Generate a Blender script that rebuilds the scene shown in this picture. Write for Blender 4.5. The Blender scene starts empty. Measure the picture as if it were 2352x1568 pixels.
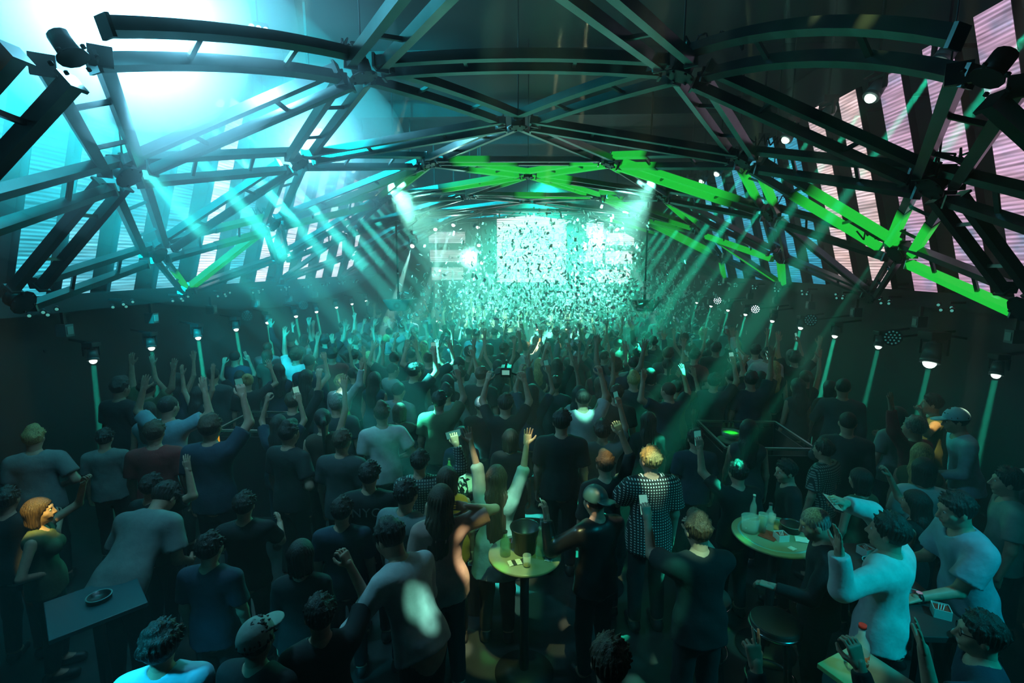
import bpy, bmesh, math, random
import numpy as np
from mathutils import Vector, Matrix, Euler

C = bpy.context.scene.collection
SC = bpy.context.scene
R = math.radians
RNG = random.Random(7)

# ------------------------------------------------------------------ camera
CAMH, F = 3.3, 1150.0
PITCH, YAW = math.atan(179/1150), 2.66
cam_d = bpy.data.cameras.new('camera'); cam = bpy.data.objects.new('camera', cam_d); C.objects.link(cam)
cam_d.sensor_width = 36.0; cam_d.lens = 36.0*F/2352; cam_d.clip_start = .05; cam_d.clip_end = 200
cam.location = (0, 0, CAMH); cam.rotation_euler = (R(90)-PITCH, 0, R(YAW))
SC.camera = cam
CM = Euler(cam.rotation_euler).to_matrix()
def P(px, py, Y):
    """world point at hall depth Y seen at photo pixel px, py (a survey helper)"""
    d = CM @ Vector((px-1176, -(py-784), -F))
    return Vector((d.x*Y/d.y, Y, CAMH + d.z*Y/d.y))

# ------------------------------------------------------------------ render look
SC.view_settings.view_transform = 'Standard'; SC.view_settings.look = 'None'
SC.view_settings.exposure = 0.0; SC.view_settings.gamma = 1.0; SC.view_settings.use_curve_mapping = False
cy = SC.cycles
cy.use_denoising = True; cy.max_bounces = 4; cy.diffuse_bounces = 2; cy.glossy_bounces = 2
cy.transmission_bounces = 4; cy.transparent_max_bounces = 8; cy.volume_bounces = 0
cy.sample_clamp_indirect = 3.0; cy.caustics_reflective = False; cy.caustics_refractive = False
cy.use_adaptive_sampling = True; cy.adaptive_threshold = 0.03; cy.time_limit = 1150
w = bpy.data.worlds.new('world'); SC.world = w; w.use_nodes = True
w.node_tree.nodes['Background'].inputs[0].default_value = (0.0005, 0.003, 0.0035, 1)
w.node_tree.nodes['Background'].inputs[1].default_value = 1.0

# ------------------------------------------------------------------ object helpers
def tag(o, label=None, cat=None, group=None, kind=None):
    if label: o['label'] = label
    if cat: o['category'] = cat
    if group: o['group'] = group
    if kind: o['kind'] = kind
    return o
def empty(name, loc=(0, 0, 0), rz=0.0):
    o = bpy.data.objects.new(name, None); C.objects.link(o); o.location = loc; o.rotation_euler = (0, 0, rz)
    o.empty_display_size = .1
    return o
def link_mesh(name, me, mats, parent=None, loc=None):
    o = bpy.data.objects.new(name, me); C.objects.link(o)
    for m in (mats if isinstance(mats, (list, tuple)) else [mats]):
        if m is not None: me.materials.append(m)
    if parent: o.parent = parent
    if loc is not None: o.location = loc
    return o
class MB:
    """collects shapes into one mesh"""
    def __init__(s): s.bm = bmesh.new(); s.mi = 0
    def _set(s, faces, smooth=False):
        for f in faces: f.material_index = s.mi; f.smooth = smooth
    def box(s, c, size, rot=None):
        m = Matrix.Translation(c) @ (rot.to_4x4() if rot else Matrix.Identity(4)) @ Matrix.Diagonal((size[0], size[1], size[2], 1))
        r = bmesh.ops.create_cube(s.bm, size=1.0, matrix=m)
        s._set({f for v in r['verts'] for f in v.link_faces}); return s
    def bar(s, a, b, wd, ht, up=None):
        a, b = Vector(a), Vector(b); d = b-a; L = d.length; z = d.normalized()
        u = Vector(up) if up is not None else (Vector((0, 0, 1)) if abs(z.z) < .95 else Vector((0, 1, 0)))
        x = u.cross(z).normalized(); y = z.cross(x)
        return s.box((a+b)/2, (wd, ht, L), Matrix((x, y, z)).transposed())
    def cyl(s, a, b, r1, r2=None, n=16, smooth=True, caps=True):
        a, b = Vector(a), Vector(b); d = b-a; L = d.length
        q = d.to_track_quat('Z', 'Y').to_matrix().to_4x4()
        r = bmesh.ops.create_cone(s.bm, cap_ends=caps, segments=n, radius1=r1, radius2=r1 if r2 is None else r2, depth=L,
                                  matrix=Matrix.Translation((a+b)/2) @ q)
        fs = {f for v in r['verts'] for f in v.link_faces}
        for f in fs: f.material_index = s.mi; f.smooth = smooth and len(f.verts) == 4
        return s
    def sph(s, c, r, sc=(1, 1, 1), u=16, v=10):
        rr = bmesh.ops.create_uvsphere(s.bm, u_segments=u, v_segments=v, radius=r, matrix=Matrix.Translation(c) @ Matrix.Diagonal((*sc, 1)))
        s._set({f for q in rr['verts'] for f in q.link_faces}, True); return s
    def lathe(s, c, prof, n=24, mat=None):
        """prof: list of (radius, z) from bottom to top around a vertical axis through c"""
        M = mat or Matrix.Translation(c); rings = []
        for (r, z) in prof:
            rings.append([s.bm.verts.new(M @ Vector((max(r, 1e-4)*math.cos(2*math.pi*k/n), max(r, 1e-4)*math.sin(2*math.pi*k/n), z))) for k in range(n)])
        fs = []
        for i in range(len(rings)-1):
            for k in range(n):
                fs.append(s.bm.faces.new((rings[i][k], rings[i][(k+1) % n], rings[i+1][(k+1) % n], rings[i+1][k])))
        s._set(fs, True); return s
    def poly(s, pts, thick):
        """flat polygon pts (3d) extruded by vector thick"""
        a = [s.bm.verts.new(p) for p in pts]; b = [s.bm.verts.new(Vector(p)+Vector(thick)) for p in pts]; n = len(pts)
        fs = [s.bm.faces.new(a[::-1]), s.bm.faces.new(b)]
        for k in range(n): fs.append(s.bm.faces.new((a[k], a[(k+1) % n], b[(k+1) % n], b[k])))
        s._set(fs); return s
    def tube(s, pts, r, n=8):
        pts = [Vector(p) for p in pts]
        for a, b in zip(pts, pts[1:]): s.cyl(a, b, r, n=n)
        return s
    def build(s, name, mats, parent=None, loc=None, bevel=0):
        me = bpy.data.meshes.new(name); bmesh.ops.recalc_face_normals(s.bm, faces=s.bm.faces[:])
        s.bm.to_mesh(me); s.bm.free()
        o = link_mesh(name, me, mats, parent, loc)
        if bevel:
            m = o.modifiers.new('bevel', 'BEVEL'); m.width = bevel; m.segments = 2; m.limit_method = 'ANGLE'
        return o
def structure(o): o['kind'] = 'structure'; return o

# ------------------------------------------------------------------ materials
def nt(name):
    m = bpy.data.materials.new(name); m.use_nodes = True; t = m.node_tree; b = t.nodes['Principled BSDF']; return m, t, b
_mc = {}
def mat(name, col, rough=.6, metal=0.0, noise=0.0, scale=8.0, bump=0.0, sheen=0, alpha=1.0, trans=0.0, coat=0.0, ior=1.45, emit=None, estr=0.0):
    if name in _mc: return _mc[name]
    m, t, b = nt(name); N, L = t.nodes, t.links
    b.inputs['Base Color'].default_value = (*col, 1); b.inputs['Roughness'].default_value = rough; b.inputs['Metallic'].default_value = metal
    b.inputs['Transmission Weight'].default_value = trans; b.inputs['Coat Weight'].default_value = coat; b.inputs['IOR'].default_value = ior
    b.inputs['Sheen Weight'].default_value = sheen; b.inputs['Alpha'].default_value = alpha
    if emit: b.inputs['Emission Color'].default_value = (*emit, 1); b.inputs['Emission Strength'].default_value = estr
    if noise or bump:
        tc = N.new('ShaderNodeTexCoord'); nz = N.new('ShaderNodeTexNoise'); nz.inputs['Scale'].default_value = scale; nz.inputs['Detail'].default_value = 3
        L.new(tc.outputs['Object'], nz.inputs['Vector'])
        if noise:
            r = N.new('ShaderNodeMapRange'); r.inputs['To Min'].default_value = 1-noise; r.inputs['To Max'].default_value = 1+noise
            r.inputs['From Min'].default_value = .3; r.inputs['From Max'].default_value = .7
            L.new(nz.outputs['Fac'], r.inputs['Value'])
            mx = N.new('ShaderNodeVectorMath'); mx.operation = 'SCALE'; mx.inputs[0].default_value = col
            L.new(r.outputs[0], mx.inputs['Scale']); L.new(mx.outputs[0], b.inputs['Base Color'])
        if bump:
            bp = N.new('ShaderNodeBump'); bp.inputs['Strength'].default_value = bump; bp.inputs['Distance'].default_value = .01
            L.new(nz.outputs['Fac'], bp.inputs['Height']); L.new(bp.outputs[0], b.inputs['Normal'])
    _mc[name] = m
    return m
def emis(name, col, strength, attr=None, sampling='NONE'):
    if name in _mc: return _mc[name]
    m, t, b = nt(name); N, L = t.nodes, t.links
    b.inputs['Base Color'].default_value = (.02, .02, .02, 1)
    b.inputs['Emission Color'].default_value = (*col, 1); b.inputs['Emission Strength'].default_value = strength
    if attr:
        a = N.new('ShaderNodeAttribute'); a.attribute_name = attr
        mu = N.new('ShaderNodeMath'); mu.operation = 'MULTIPLY'; mu.inputs[1].default_value = strength
        L.new(a.outputs['Fac'], mu.inputs[0]); L.new(mu.outputs[0], b.inputs['Emission Strength'])
    m.cycles.emission_sampling = sampling
    _mc[name] = m
    return m

# ------------------------------------------------------------------ lights
LIGHTS = []
def spot(loc, to, ang, power, col, blend=.15, size=.03, name='spot_light', parent=None):
    d = bpy.data.lights.new(name, 'SPOT'); d.energy = power; d.color = col; d.spot_size = R(ang); d.spot_blend = blend; d.shadow_soft_size = size
    o = bpy.data.objects.new(name, d); C.objects.link(o); o.location = loc
    o.rotation_euler = (Vector(to)-Vector(loc)).to_track_quat('-Z', 'Y').to_euler(); LIGHTS.append(o)
    return o
def ray(p, to, off, power, col, dia=.06, spread=3.6):
    d = (Vector(to)-p).normalized(); o = area(p+d*off, to, dia, dia, power, col, spread, 'beam_light'); o.data.shape = 'DISK'; return o
def point(loc, power, col, size=.1, name='lamp_light'):
    d = bpy.data.lights.new(name, 'POINT'); d.energy = power; d.color = col; d.shadow_soft_size = size
    o = bpy.data.objects.new(name, d); C.objects.link(o); o.location = loc; return o
def area(loc, to, sx, sy, power, col, spread=180, name='fill_light'):
    d = bpy.data.lights.new(name, 'AREA'); d.shape = 'RECTANGLE'; d.size = sx; d.size_y = sy; d.energy = power; d.color = col; d.spread = R(spread)
    o = bpy.data.objects.new(name, d); C.objects.link(o); o.location = loc
    o.rotation_euler = (Vector(to)-Vector(loc)).to_track_quat('-Z', 'Y').to_euler(); return o
TEAL = (.03, .85, .62); CYAN = (.05, .70, 1.0); GREENW = (.45, 1.0, .72); YELG = (1.0, .95, .35)

# big floods (blinders get housings in the rig below, the added washes have none)
BLIND_A = P(300, 30, 3.5); BLIND_B = P(715, 330, 7.4); BLIND_C = P(1080, 592, 17.5); BLIND_D = P(1372, 548, 18.6)
BLUE = (.20, .72, 1.0)
point(BLIND_A, 1250, BLUE, .12)
point(BLIND_B, 260, BLUE, .10)
point(BLIND_C, 120, (.5, 1.0, .85), .10)
point(BLIND_D, 120, (.5, 1.0, .85), .10)
spot((-4.2, 1.6, 6.0), (-4.7, 10, 4.9), 62, 42000, (.0, .60, .74), .8, .2)     # added cyan light brightening the haze on the left, no lamp there
spot((.3, 17.3, 5.9), (0.3, 13.2, 1.4), 78, 17000, (.01, .85, .60), .8, .3)       # added stage wash, source tucked behind the truss, no lamp built
for sx in (-2.6, 2.0):                                                       # added pair of spots brightening the confetti, no lamps built
    spot((sx, 9.0, 4.7), (0.1, 15.5, 2.2), 50, 18000, (.24, 1.0, .76), .8, .1)
# narrow beams of the moving heads; the fixtures themselves follow in the rig section
UPL = [(-4.98, 4.55+1.15*i, CAMH+2.55) for i in range(11)]
UPR = [(4.52, 5.04+1.15*i, CAMH+2.28) for i in range(11)]
LOL = [(-6.03, y, CAMH-1.24) for y in (6.45, 7.5, 8.6, 9.75, 10.95, 12.3, 13.5, 14.9, 16.2, 17.6)]
LOR = [(5.5, y, CAMH-1.24) for y in (6.1, 7.1, 8.17, 9.35, 10.55, 11.8, 13.3, 14.5, 15.9, 17.3)]
AIM_UPL = {}; AIM_UPR = {}; AIM_LOL = {}; AIM_LOR = {}
for i, p in enumerate(UPL):
    p = Vector(p); AIM_UPL[i] = p+Vector((4.6, .3+.1*i, -5.6))
    spot(p+(AIM_UPL[i]-p).normalized()*.24, AIM_UPL[i], 4.0, 76000 if i < 5 else 42000, (.05, .95, .80), .35, .03)
for i, p in enumerate(UPR):
    p = Vector(p); AIM_UPR[i] = p+Vector((-3.9, -.9, -5.6))
    spot(p+(AIM_UPR[i]-p).normalized()*.24, AIM_UPR[i], 3.6, 42000, (.02, .95, .55), .35, .03)
for i, p in enumerate(LOL):
    p = Vector(p); AIM_LOL[i] = p+Vector((.42, -.5, -1.5)); ray(p, AIM_LOL[i], .14, 5, (.02, 1.0, .68))
for i, p in enumerate(LOR):
    p = Vector(p); AIM_LOR[i] = p+Vector((-.42, -.35, -1.5)); ray(p, AIM_LOR[i], .14 if i != 1 else .22, 5, (.03, 1.0, .62))
STG = [((1097, 525), (1040, 860), 17.6), ((1100, 566), (1105, 800), 16.8), ((1108, 606), (1190, 800), 16.2), ((1342, 567), (1290, 760), 17.0), ((1345, 575), (1350, 800), 17.2),
       ((1040, 520), (930, 800), 16.5), ((946, 568), (880, 780), 14.5), ((1418, 530), (1530, 790), 17.0), ((1000, 530), (1010, 900), 16.0)]
for (q, e, Y) in STG:
    a = P(q[0], q[1], Y); b = P(e[0], e[1], Y-2.5); spot(a+(b-a).normalized()*.06, b, 7.0, 14000, (.35, 1.0, .85), .5, .02)
# followspots from the truss that pick out people and tables in the foreground
def pick(px, py, Y, ang, power, col=(.45, 1.0, .72), src=(1.2, 1.5, 6.3), bl=.25):
    spot(src, P(px, py, Y), ang, power, col, bl, .03, 'follow_spot')

# haze: still air full of fine theatre smoke
def haze(name, lo, hi, dens, col=(1, 1, 1), aniso=.2, shape='BOX'):
    m = bpy.data.materials.new(name); m.use_nodes = True; t = m.node_tree; t.nodes.remove(t.nodes['Principled BSDF'])
    v = t.nodes.new('ShaderNodeVolumeScatter'); v.inputs['Color'].default_value = (*col, 1); v.inputs['Density'].default_value = dens; v.inputs['Anisotropy'].default_value = aniso
    t.links.new(v.outputs[0], t.nodes['Material Output'].inputs['Volume'])
    m.cycles.homogeneous_volume = True
    lo, hi = Vector(lo), Vector(hi); b = MB()
    if shape == 'BOX': b.box((lo+hi)/2, hi-lo)
    else: b.sph((0, 0, 0), 1.0, u=24, v=14)
    o = b.build(name, m)
    if shape != 'BOX': o.location = (lo+hi)/2; o.scale = (hi-lo)/2
    return o
tag(haze('hall_haze', (-6.25, .9, .03), (5.85, 19.9, 7.3), .018), 'thin theatre haze filling the hall above the crowd', 'haze', kind='stuff')

for nm, c, rr, dn in (('near', BLIND_A, .74, 1.7), ('near', BLIND_A+Vector((.0, .1, .1)), 1.0, .55), ('wide', BLIND_A+Vector((.1, .2, 0)), 1.6, .14),  # haze balls added around the flood lamps to form their glow
                      ('lamp', BLIND_B, .75, .8), ('lamp', BLIND_B+Vector((.2, .1, -.1)), 1.15, .35), ('stage', BLIND_C, .4, .8), ('stage', BLIND_D, .5, .8)):
    tag(haze('glow_puff', c-Vector((rr, rr, rr)), c+Vector((rr, rr, rr)), dn, shape='BALL'),
        {'near': 'added dense haze ball shaping the glow of the blinding lamp at upper left', 'wide': 'added thin outer haze ball widening the glow of the lamp at upper left',
         'lamp': 'added haze ball shaping the glow of the flood lamp by the left truss', 'stage': 'small added haze ball for the glow of a stage flood lamp'}[nm], 'smoke', kind='stuff')
tag(haze('glow_bank', (-6.2, 2.6, 2.6), (-2.2, 13.5, 7.0), .085, shape='BALL'), 'added long bank of denser haze lifting the cyan glow along the left video strips', 'smoke', kind='stuff')  # extra haze put in to strengthen the cyan glow on this side
tag(haze('stage_haze', (-6.2, 8.2, .05), (5.8, 18.4, 4.4), .028), 'thick green haze over the crowd in front of the stage', 'haze', kind='stuff')
# ------------------------------------------------------------------ shell of the hall
M_floor = mat('floor_dark', (.03, .035, .035), .35, noise=.3, scale=3)
M_wall = mat('wall_dark', (.008, .011, .012), .7, noise=.25, scale=2)
M_black = mat('black_metal', (.012, .014, .015), .45, .2)
M_steel = mat('truss_steel', (.13, .17, .17), .28, .9, noise=.15, scale=5)
M_chrome = mat('chrome', (.7, .75, .75), .15, 1.0)
XL, XR, YB, YF, ZC = -6.35, 5.95, 20.0, -3.0, 7.4
structure(MB().box(((XL+XR)/2, (YB+YF)/2, -.1), (XR-XL+.4, YB-YF+.4, .2)).build('floor', M_floor))
structure(MB().box(((XL+XR)/2, (YB+YF)/2, ZC+.1), (XR-XL+.4, YB-YF+.4, .2)).build('ceiling', M_wall))
structure(MB().box((XL-.1, (YB+YF)/2, ZC/2), (.2, YB-YF, ZC)).build('wall_left', M_wall))
structure(MB().box((XR+.1, (YB+YF)/2, ZC/2), (.2, YB-YF, ZC)).build('wall_right', M_wall))
structure(MB().box(((XL+XR)/2, YB+.1, ZC/2), (XR-XL, .2, ZC)).build('wall_back', M_wall))
structure(MB().box(((XL+XR)/2, YF-.1, ZC/2), (XR-XL, .2, ZC)).build('wall_front', M_wall))
# ceiling joists high above the arch
for i, y in enumerate((1.5, 4.5, 7.5, 10.5, 13.5, 16.5)):
    structure(MB().box(((XL+XR)/2, y, ZC-.2), (XR-XL, .18, .4)).build('trim_%d' % (i+1), M_wall))
# side ledges below the screens
structure(MB().box((XL+.2, 9.5, CAMH-.50), (.38, 20.6, .22)).build('trim_7', M_wall))
structure(MB().box((XR-.2, 9.5, CAMH-.50), (.38, 20.6, .22)).build('trim_8', M_wall))

# ------------------------------------------------------------------ roof truss
RY = {'A-': 2.6, 'B0': 4.5, 'A0': 6.4, 'B1': 8.2, 'A1': 10.0, 'B2': 11.6, 'A2': 13.6, 'B3': 15.2, 'A3': 17.0}
NODE = {}
def nd(k, px, py): NODE[k] = P(px, py, RY[k.split('_')[0]])
nd('A-_0', 1133, -190); nd('A-_1R', 2290, 150); nd('A-_1L', 150, 105); nd('A-_2R', 2780, 600); nd('A-_2L', -260, 560)
nd('B0_1L', 830, 160); nd('B0_1R', 1568, 157); nd('B0_2L', 285, 395); nd('B0_2R', 2150, 420); nd('B0_3L', 40, 688); nd('B0_3R', 2362, 702)
nd('A0_0', 1190, 280); nd('A0_1L', 682, 368); nd('A0_1R', 1712, 365); nd('A0_2L', 357, 580); nd('A0_2R', 2066, 578)
nd('B1_1L', 985, 370); nd('B1_1R', 1400, 370); nd('B1_2L', 625, 512); nd('B1_2R', 1770, 490); nd('B1_3L', 425, 668); nd('B1_3R', 2004, 678)
nd('A1_0', 1213, 400); nd('A1_1L', 878, 456); nd('A1_1R', 1521, 447); nd('A1_2L', 645, 590); nd('A1_2R', 1792, 588)
nd('B2_1L', 1075, 447); nd('B2_1R', 1375, 450); nd('B2_2L', 803, 530); nd('B2_2R', 1608, 526); nd('B2_3L', 640, 645); nd('B2_3R', 1797, 652)
nd('A2_0', 1212, 460); nd('A2_1L', 968, 491); nd('A2_1R', 1454, 491); nd('A2_2L', 799, 588); nd('A2_2R', 1655, 592)
nd('B3_1L', 1101, 482); nd('B3_1R', 1340, 484); nd('B3_2L', 904, 545); nd('B3_2R', 1537, 541); nd('B3_3L', 776, 640); nd('B3_3R', 1664, 645)
nd('A3_0', 1218, 489); nd('A3_1L', 1025, 512); nd('A3_1R', 1409, 514); nd('A3_2L', 885, 592); nd('A3_2R', 1562, 594)
EDGES = []
Bs, As = ['B0', 'B1', 'B2', 'B3'], ['A-', 'A0', 'A1', 'A2', 'A3']
for b in Bs:
    EDGES.append((b+'_1L', b+'_1R'))
    for s in 'LR': EDGES += [(b+'_1'+s, b+'_2'+s), (b+'_2'+s, b+'_3'+s)]
for a in As:
    for s in 'LR':
        EDGES += [(a+'_0', a+'_1'+s), (a+'_1'+s, a+'_2'+s)]
order = ['A-', 'B0', 'A0', 'B1', 'A1', 'B2', 'A2', 'B3', 'A3']
for i, b in enumerate(order):
    if b[0] != 'B': continue
    for a in (order[i-1], order[i+1]):
        for s in 'LR':
            EDGES += [(a+'_0', b+'_1'+s), (a+'_1'+s, b+'_1'+s), (a+'_1'+s, b+'_2'+s), (a+'_2'+s, b+'_2'+s), (a+'_2'+s, b+'_3'+s)]
SKIP = {('A-_2L', 'B0_3L'), ('A-_2R', 'B0_3R'), ('A-_0', 'A-_1L'), ('A-_0', 'A-_1R')}
# led tubes: (edge) -> list of (which tube -1/1/0 both, t0, t1, strength)
G = {}
def led(a, b, *spec): G[(a, b)] = spec
led('B1_1L', 'B1_1R', (1, .12, .50, .8), (-1, .12, .35, .6), (1, .78, .98, 1))
led('A1_0', 'B1_1L', (0, .02, .62, 1)); led('A1_0', 'B1_1R', (0, .02, .97, 1))
led('A1_0', 'A1_1L', (0, .04, .60, .9)); led('A1_0', 'A1_1R', (0, .02, .33, 1))
led('A1_0', 'B2_1L', (0, .02, .5, .6)); led('A1_0', 'B2_1R', (0, .03, .97, 1))
led('B2_1L', 'B2_1R', (1, .35, .98, .95), (-1, .35, .6, .5))
led('A0_1R', 'B1_1R', (0, .62, .97, .9)); led('B1_1R', 'B1_2R', (0, .02, .78, 1))
led('A1_1R', 'B1_1R', (0, .72, .97, .9)); led('A1_1R', 'B2_1R', (0, .6, .97, .8)); led('B2_1R', 'B2_2R', (0, .02, .42, 1), (1, .7, .95, .6))
led('A1_1R', 'B2_2R', (0, .22, .7, .9)); led('A0_1R', 'B1_2R', (0, .2, .7, 1)); led('A0_1R', 'A0_2R', (0, .34, .98, 1))
led('A0_2R', 'B0_2R', (0, .03, .62, 1)); led('A0_2R', 'B0_3R', (1, .01, .99, 1))
led('A1_2R', 'B2_3R', (0, .05, .95, .8)); led('A1_2R', 'B2_2R', (1, .05, .95, .9)); led('B2_2R', 'B2_3R', (1, .2, .95, .8))
led('A2_1R', 'B2_1R', (0, .3, .9, .6)); led('A2_1R', 'A2_2R', (0, .2, .9, .8)); led('A2_2R', 'B3_3R', (0, .1, .8, .8))
led('A2_1R', 'B2_2R', (1, .2, .8, .5)); led('B3_1R', 'B3_2R', (1, .2, .9, .5))
led('A0_2L', 'B1_3L', (1, .45, .99, .9)); led('B1_2L', 'B1_3L', (0, .03, .98, .85)); led('A0_2L', 'B1_2L', (0, .45, .97, .45))
led('A1_1L', 'B1_2L', (0, .1, .9, .35)); led('B1_1L', 'A1_1L', (0, .1, .9, .3)); led('A1_1L', 'A1_0', (0, .1, .2, .3)); led('B1_1L', 'B1_2L', (1, .1, .7, .25))
BOW = {('B0_1L', 'B0_1R'): .06, ('A-_1R', 'B0_1R'): .16, ('A-_1L', 'B0_1L'): .07, ('B0_2R', 'B0_1R'): .0, ('A0_0', 'B0_1R'): .03, ('A0_0', 'B0_1L'): .03}
AX = -.22
def outward(p):
    v = Vector((p.x-AX, 0, p.z-(CAMH-2.6))); return v.normalized()
M_led = emis('green_led', (.013, .60, .045), 1.0, 'glow')
truss = empty('roof_truss', (AX, 9.0, CAMH+1.8))
tag(truss, 'arched diamond lattice of twin steel tubes over the dance floor with green lit tubes', 'roof truss')
def child(o):
    o.parent = truss; o.matrix_parent_inverse = Matrix.Translation(truss.location).inverted(); return o
def pt_on(a, b, t, bow): return a.lerp(b, t) + outward(a.lerp(b, .5))*(4*bow*t*(1-t))
def cap_bar(bm_, a, b, up, wd, ht, bow, n, t0, t1, lay=None, ends=(1, 1)):
    d = (b-a).normalized(); side = up.cross(d).normalized(); u = d.cross(side).normalized(); rings = []
    for i in range(n+1):
        t = t0+(t1-t0)*i/n; c = pt_on(a, b, t, bow)
        vs = [bm_.verts.new(c+side*sx*wd/2+u*sz*ht/2) for sx, sz in ((-1, -1), (1, -1), (1, 1), (-1, 1))]
        if lay is not None:
            f = ends[0] if i == 0 else ends[1] if i == n else 1.0
            for v in vs: v[lay] = f
        rings.append(vs)
    for r0, r1 in zip(rings, rings[1:]):
        for k in range(4): bm_.faces.new((r0[k], r0[(k+1) % 4], r1[(k+1) % 4], r1[k]))
    bm_.faces.new(rings[0][::-1]); bm_.faces.new(rings[-1])
seen_e = set(); NB = 0
for (ka, kb) in EDGES:
    if (ka, kb) in SKIP or (kb, ka) in SKIP or (ka, kb) in seen_e: continue
    seen_e.add((ka, kb))
    a, b = NODE[ka], NODE[kb]; d = (b-a).normalized(); out = outward((a+b)/2); side = out.cross(d).normalized()
    far = min(a.y, b.y) > 12.5
    single = (ka[-2] == '3' or kb[-2] == '3') and min(a.y, b.y) > 4.6
    if side.y < 0: side = -side
    sdir = (side-out*.35*abs(out.x)).normalized() if not (ka[-2] == '3' or kb[-2] == '3') else side
    sp = .05 if single else .13; wd = .075
    if single: sp = .055; wd = .05
    bow = BOW.get((ka, kb), BOW.get((kb, ka), .0)); L = (b-a).length; e = min(.16/L, .2)
    bb = MB(); n = 10 if bow else 1
    for sgn in (-1, 1):
        off = sdir*sp*sgn
        cap_bar(bb.bm, a+off, b+off, out, wd, .080, bow, n, e, 1-e)
        if not far:                                            # little end plates with bolts
            for t in (e, 1-e):
                c = pt_on(a+off, b+off, t, bow); bb.box(c, (.11, .11, .02), d.to_track_quat('Z', 'Y').to_matrix())
    if not far:
        for t in (.33, .67): bb.bar(pt_on(a, b, t, bow)-sdir*sp, pt_on(a, b, t, bow)+sdir*sp, .03, .03)
    beam = child(bb.build('beam', M_steel)); NB += 1
    spec = G.get((ka, kb)); rev = False
    if spec is None and (kb, ka) in G: spec = G[(kb, ka)]; rev = True
    if spec:
        for (wh, t0, t1, st) in spec:
            if rev: t0, t1 = 1-t1, 1-t0
            t0 = max(t0, e*1.02); t1 = min(t1, 1-e*1.02)
            for sgn in ((-1, 1) if wh == 0 else (wh,)):
                lb = bmesh.new(); lay = lb.verts.layers.float.new('glow'); off = sdir*sp*sgn
                q = (t1-t0)*.18
                for (u0, u1, en) in ((t0, t0+q, (0, st)), (t0+q, t1-q, (st, st)), (t1-q, t1, (st, 0))):
                    if u0 <= e*1.05 and en[0] == 0: en = (st, st)
                    if u1 >= 1-e*1.05 and en[1] == 0: en = (st, st)
                    cap_bar(lb, a+off, b+off, out, wd+.010, .090, bow, 1 if not bow else 4, u0, u1, lay, en)
                bmesh.ops.remove_doubles(lb, verts=lb.verts[:], dist=1e-5)
                me = bpy.data.meshes.new('led_tube'); bmesh.ops.recalc_face_normals(lb, faces=lb.faces[:]); lb.to_mesh(me); lb.free()
                t_ = link_mesh('led_tube', me, M_led); t_.parent = beam; tag(t_, 'glowing green light tube')
    beam.matrix_parent_inverse = Matrix.Translation(truss.location).inverted()
for k, p in NODE.items():
    o = outward(p); h = MB(); hs = .6 if p.y < 3 else 1.0
    h.cyl(p-o*.06, p+o*.06, .085*hs, n=12); h.cyl(p-o*.07, p-o*.06, .12*hs, n=12)
    if p.y < 12:
        for j in range(6):
            q = o.orthogonal().normalized(); q.rotate(Matrix.Rotation(j*math.pi/3, 3, o)); h.cyl(p+q*.10-o*.085, p+q*.10-o*.07, .012, n=6)
    child(h.build('node_hub', M_black))
# hangers to the ceiling
for k in ('A0_0', 'A1_0', 'A2_0', 'A3_0', 'B0_1L', 'B0_1R', 'B1_2L', 'B1_2R', 'B2_2L', 'B2_2R', 'B0_2R', 'B0_2L'):
    p = NODE[k]; child(MB().cyl(p, (p.x, p.y, ZC), .008, n=6).build('hanger_rod', M_black))
# loose cables wound over the tubes near the nodes
M_cable = mat('cable_black', (.01, .01, .01), .6)
for (k, dx) in (('A0_1R', .4), ('B0_2R', .3), ('B1_2R', .4), ('B0_1L', -.3), ('A1_1R', .3), ('B1_2L', -.3), ('B1_3R', -.2), ('A0_2R', -.5), ('B0_1R', .5)):
    p = NODE[k]+Vector((0, 0, .1)); pts = []
    rr = random.Random(k)
    for j in range(14): pts.append(p+Vector((dx*j/13+rr.uniform(-.04, .04), rr.uniform(-.08, .08), abs(math.sin(j*1.3))*.14+rr.uniform(0, .04))))
    child(MB().tube(pts, .009, 6).build('cable', M_cable))

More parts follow.
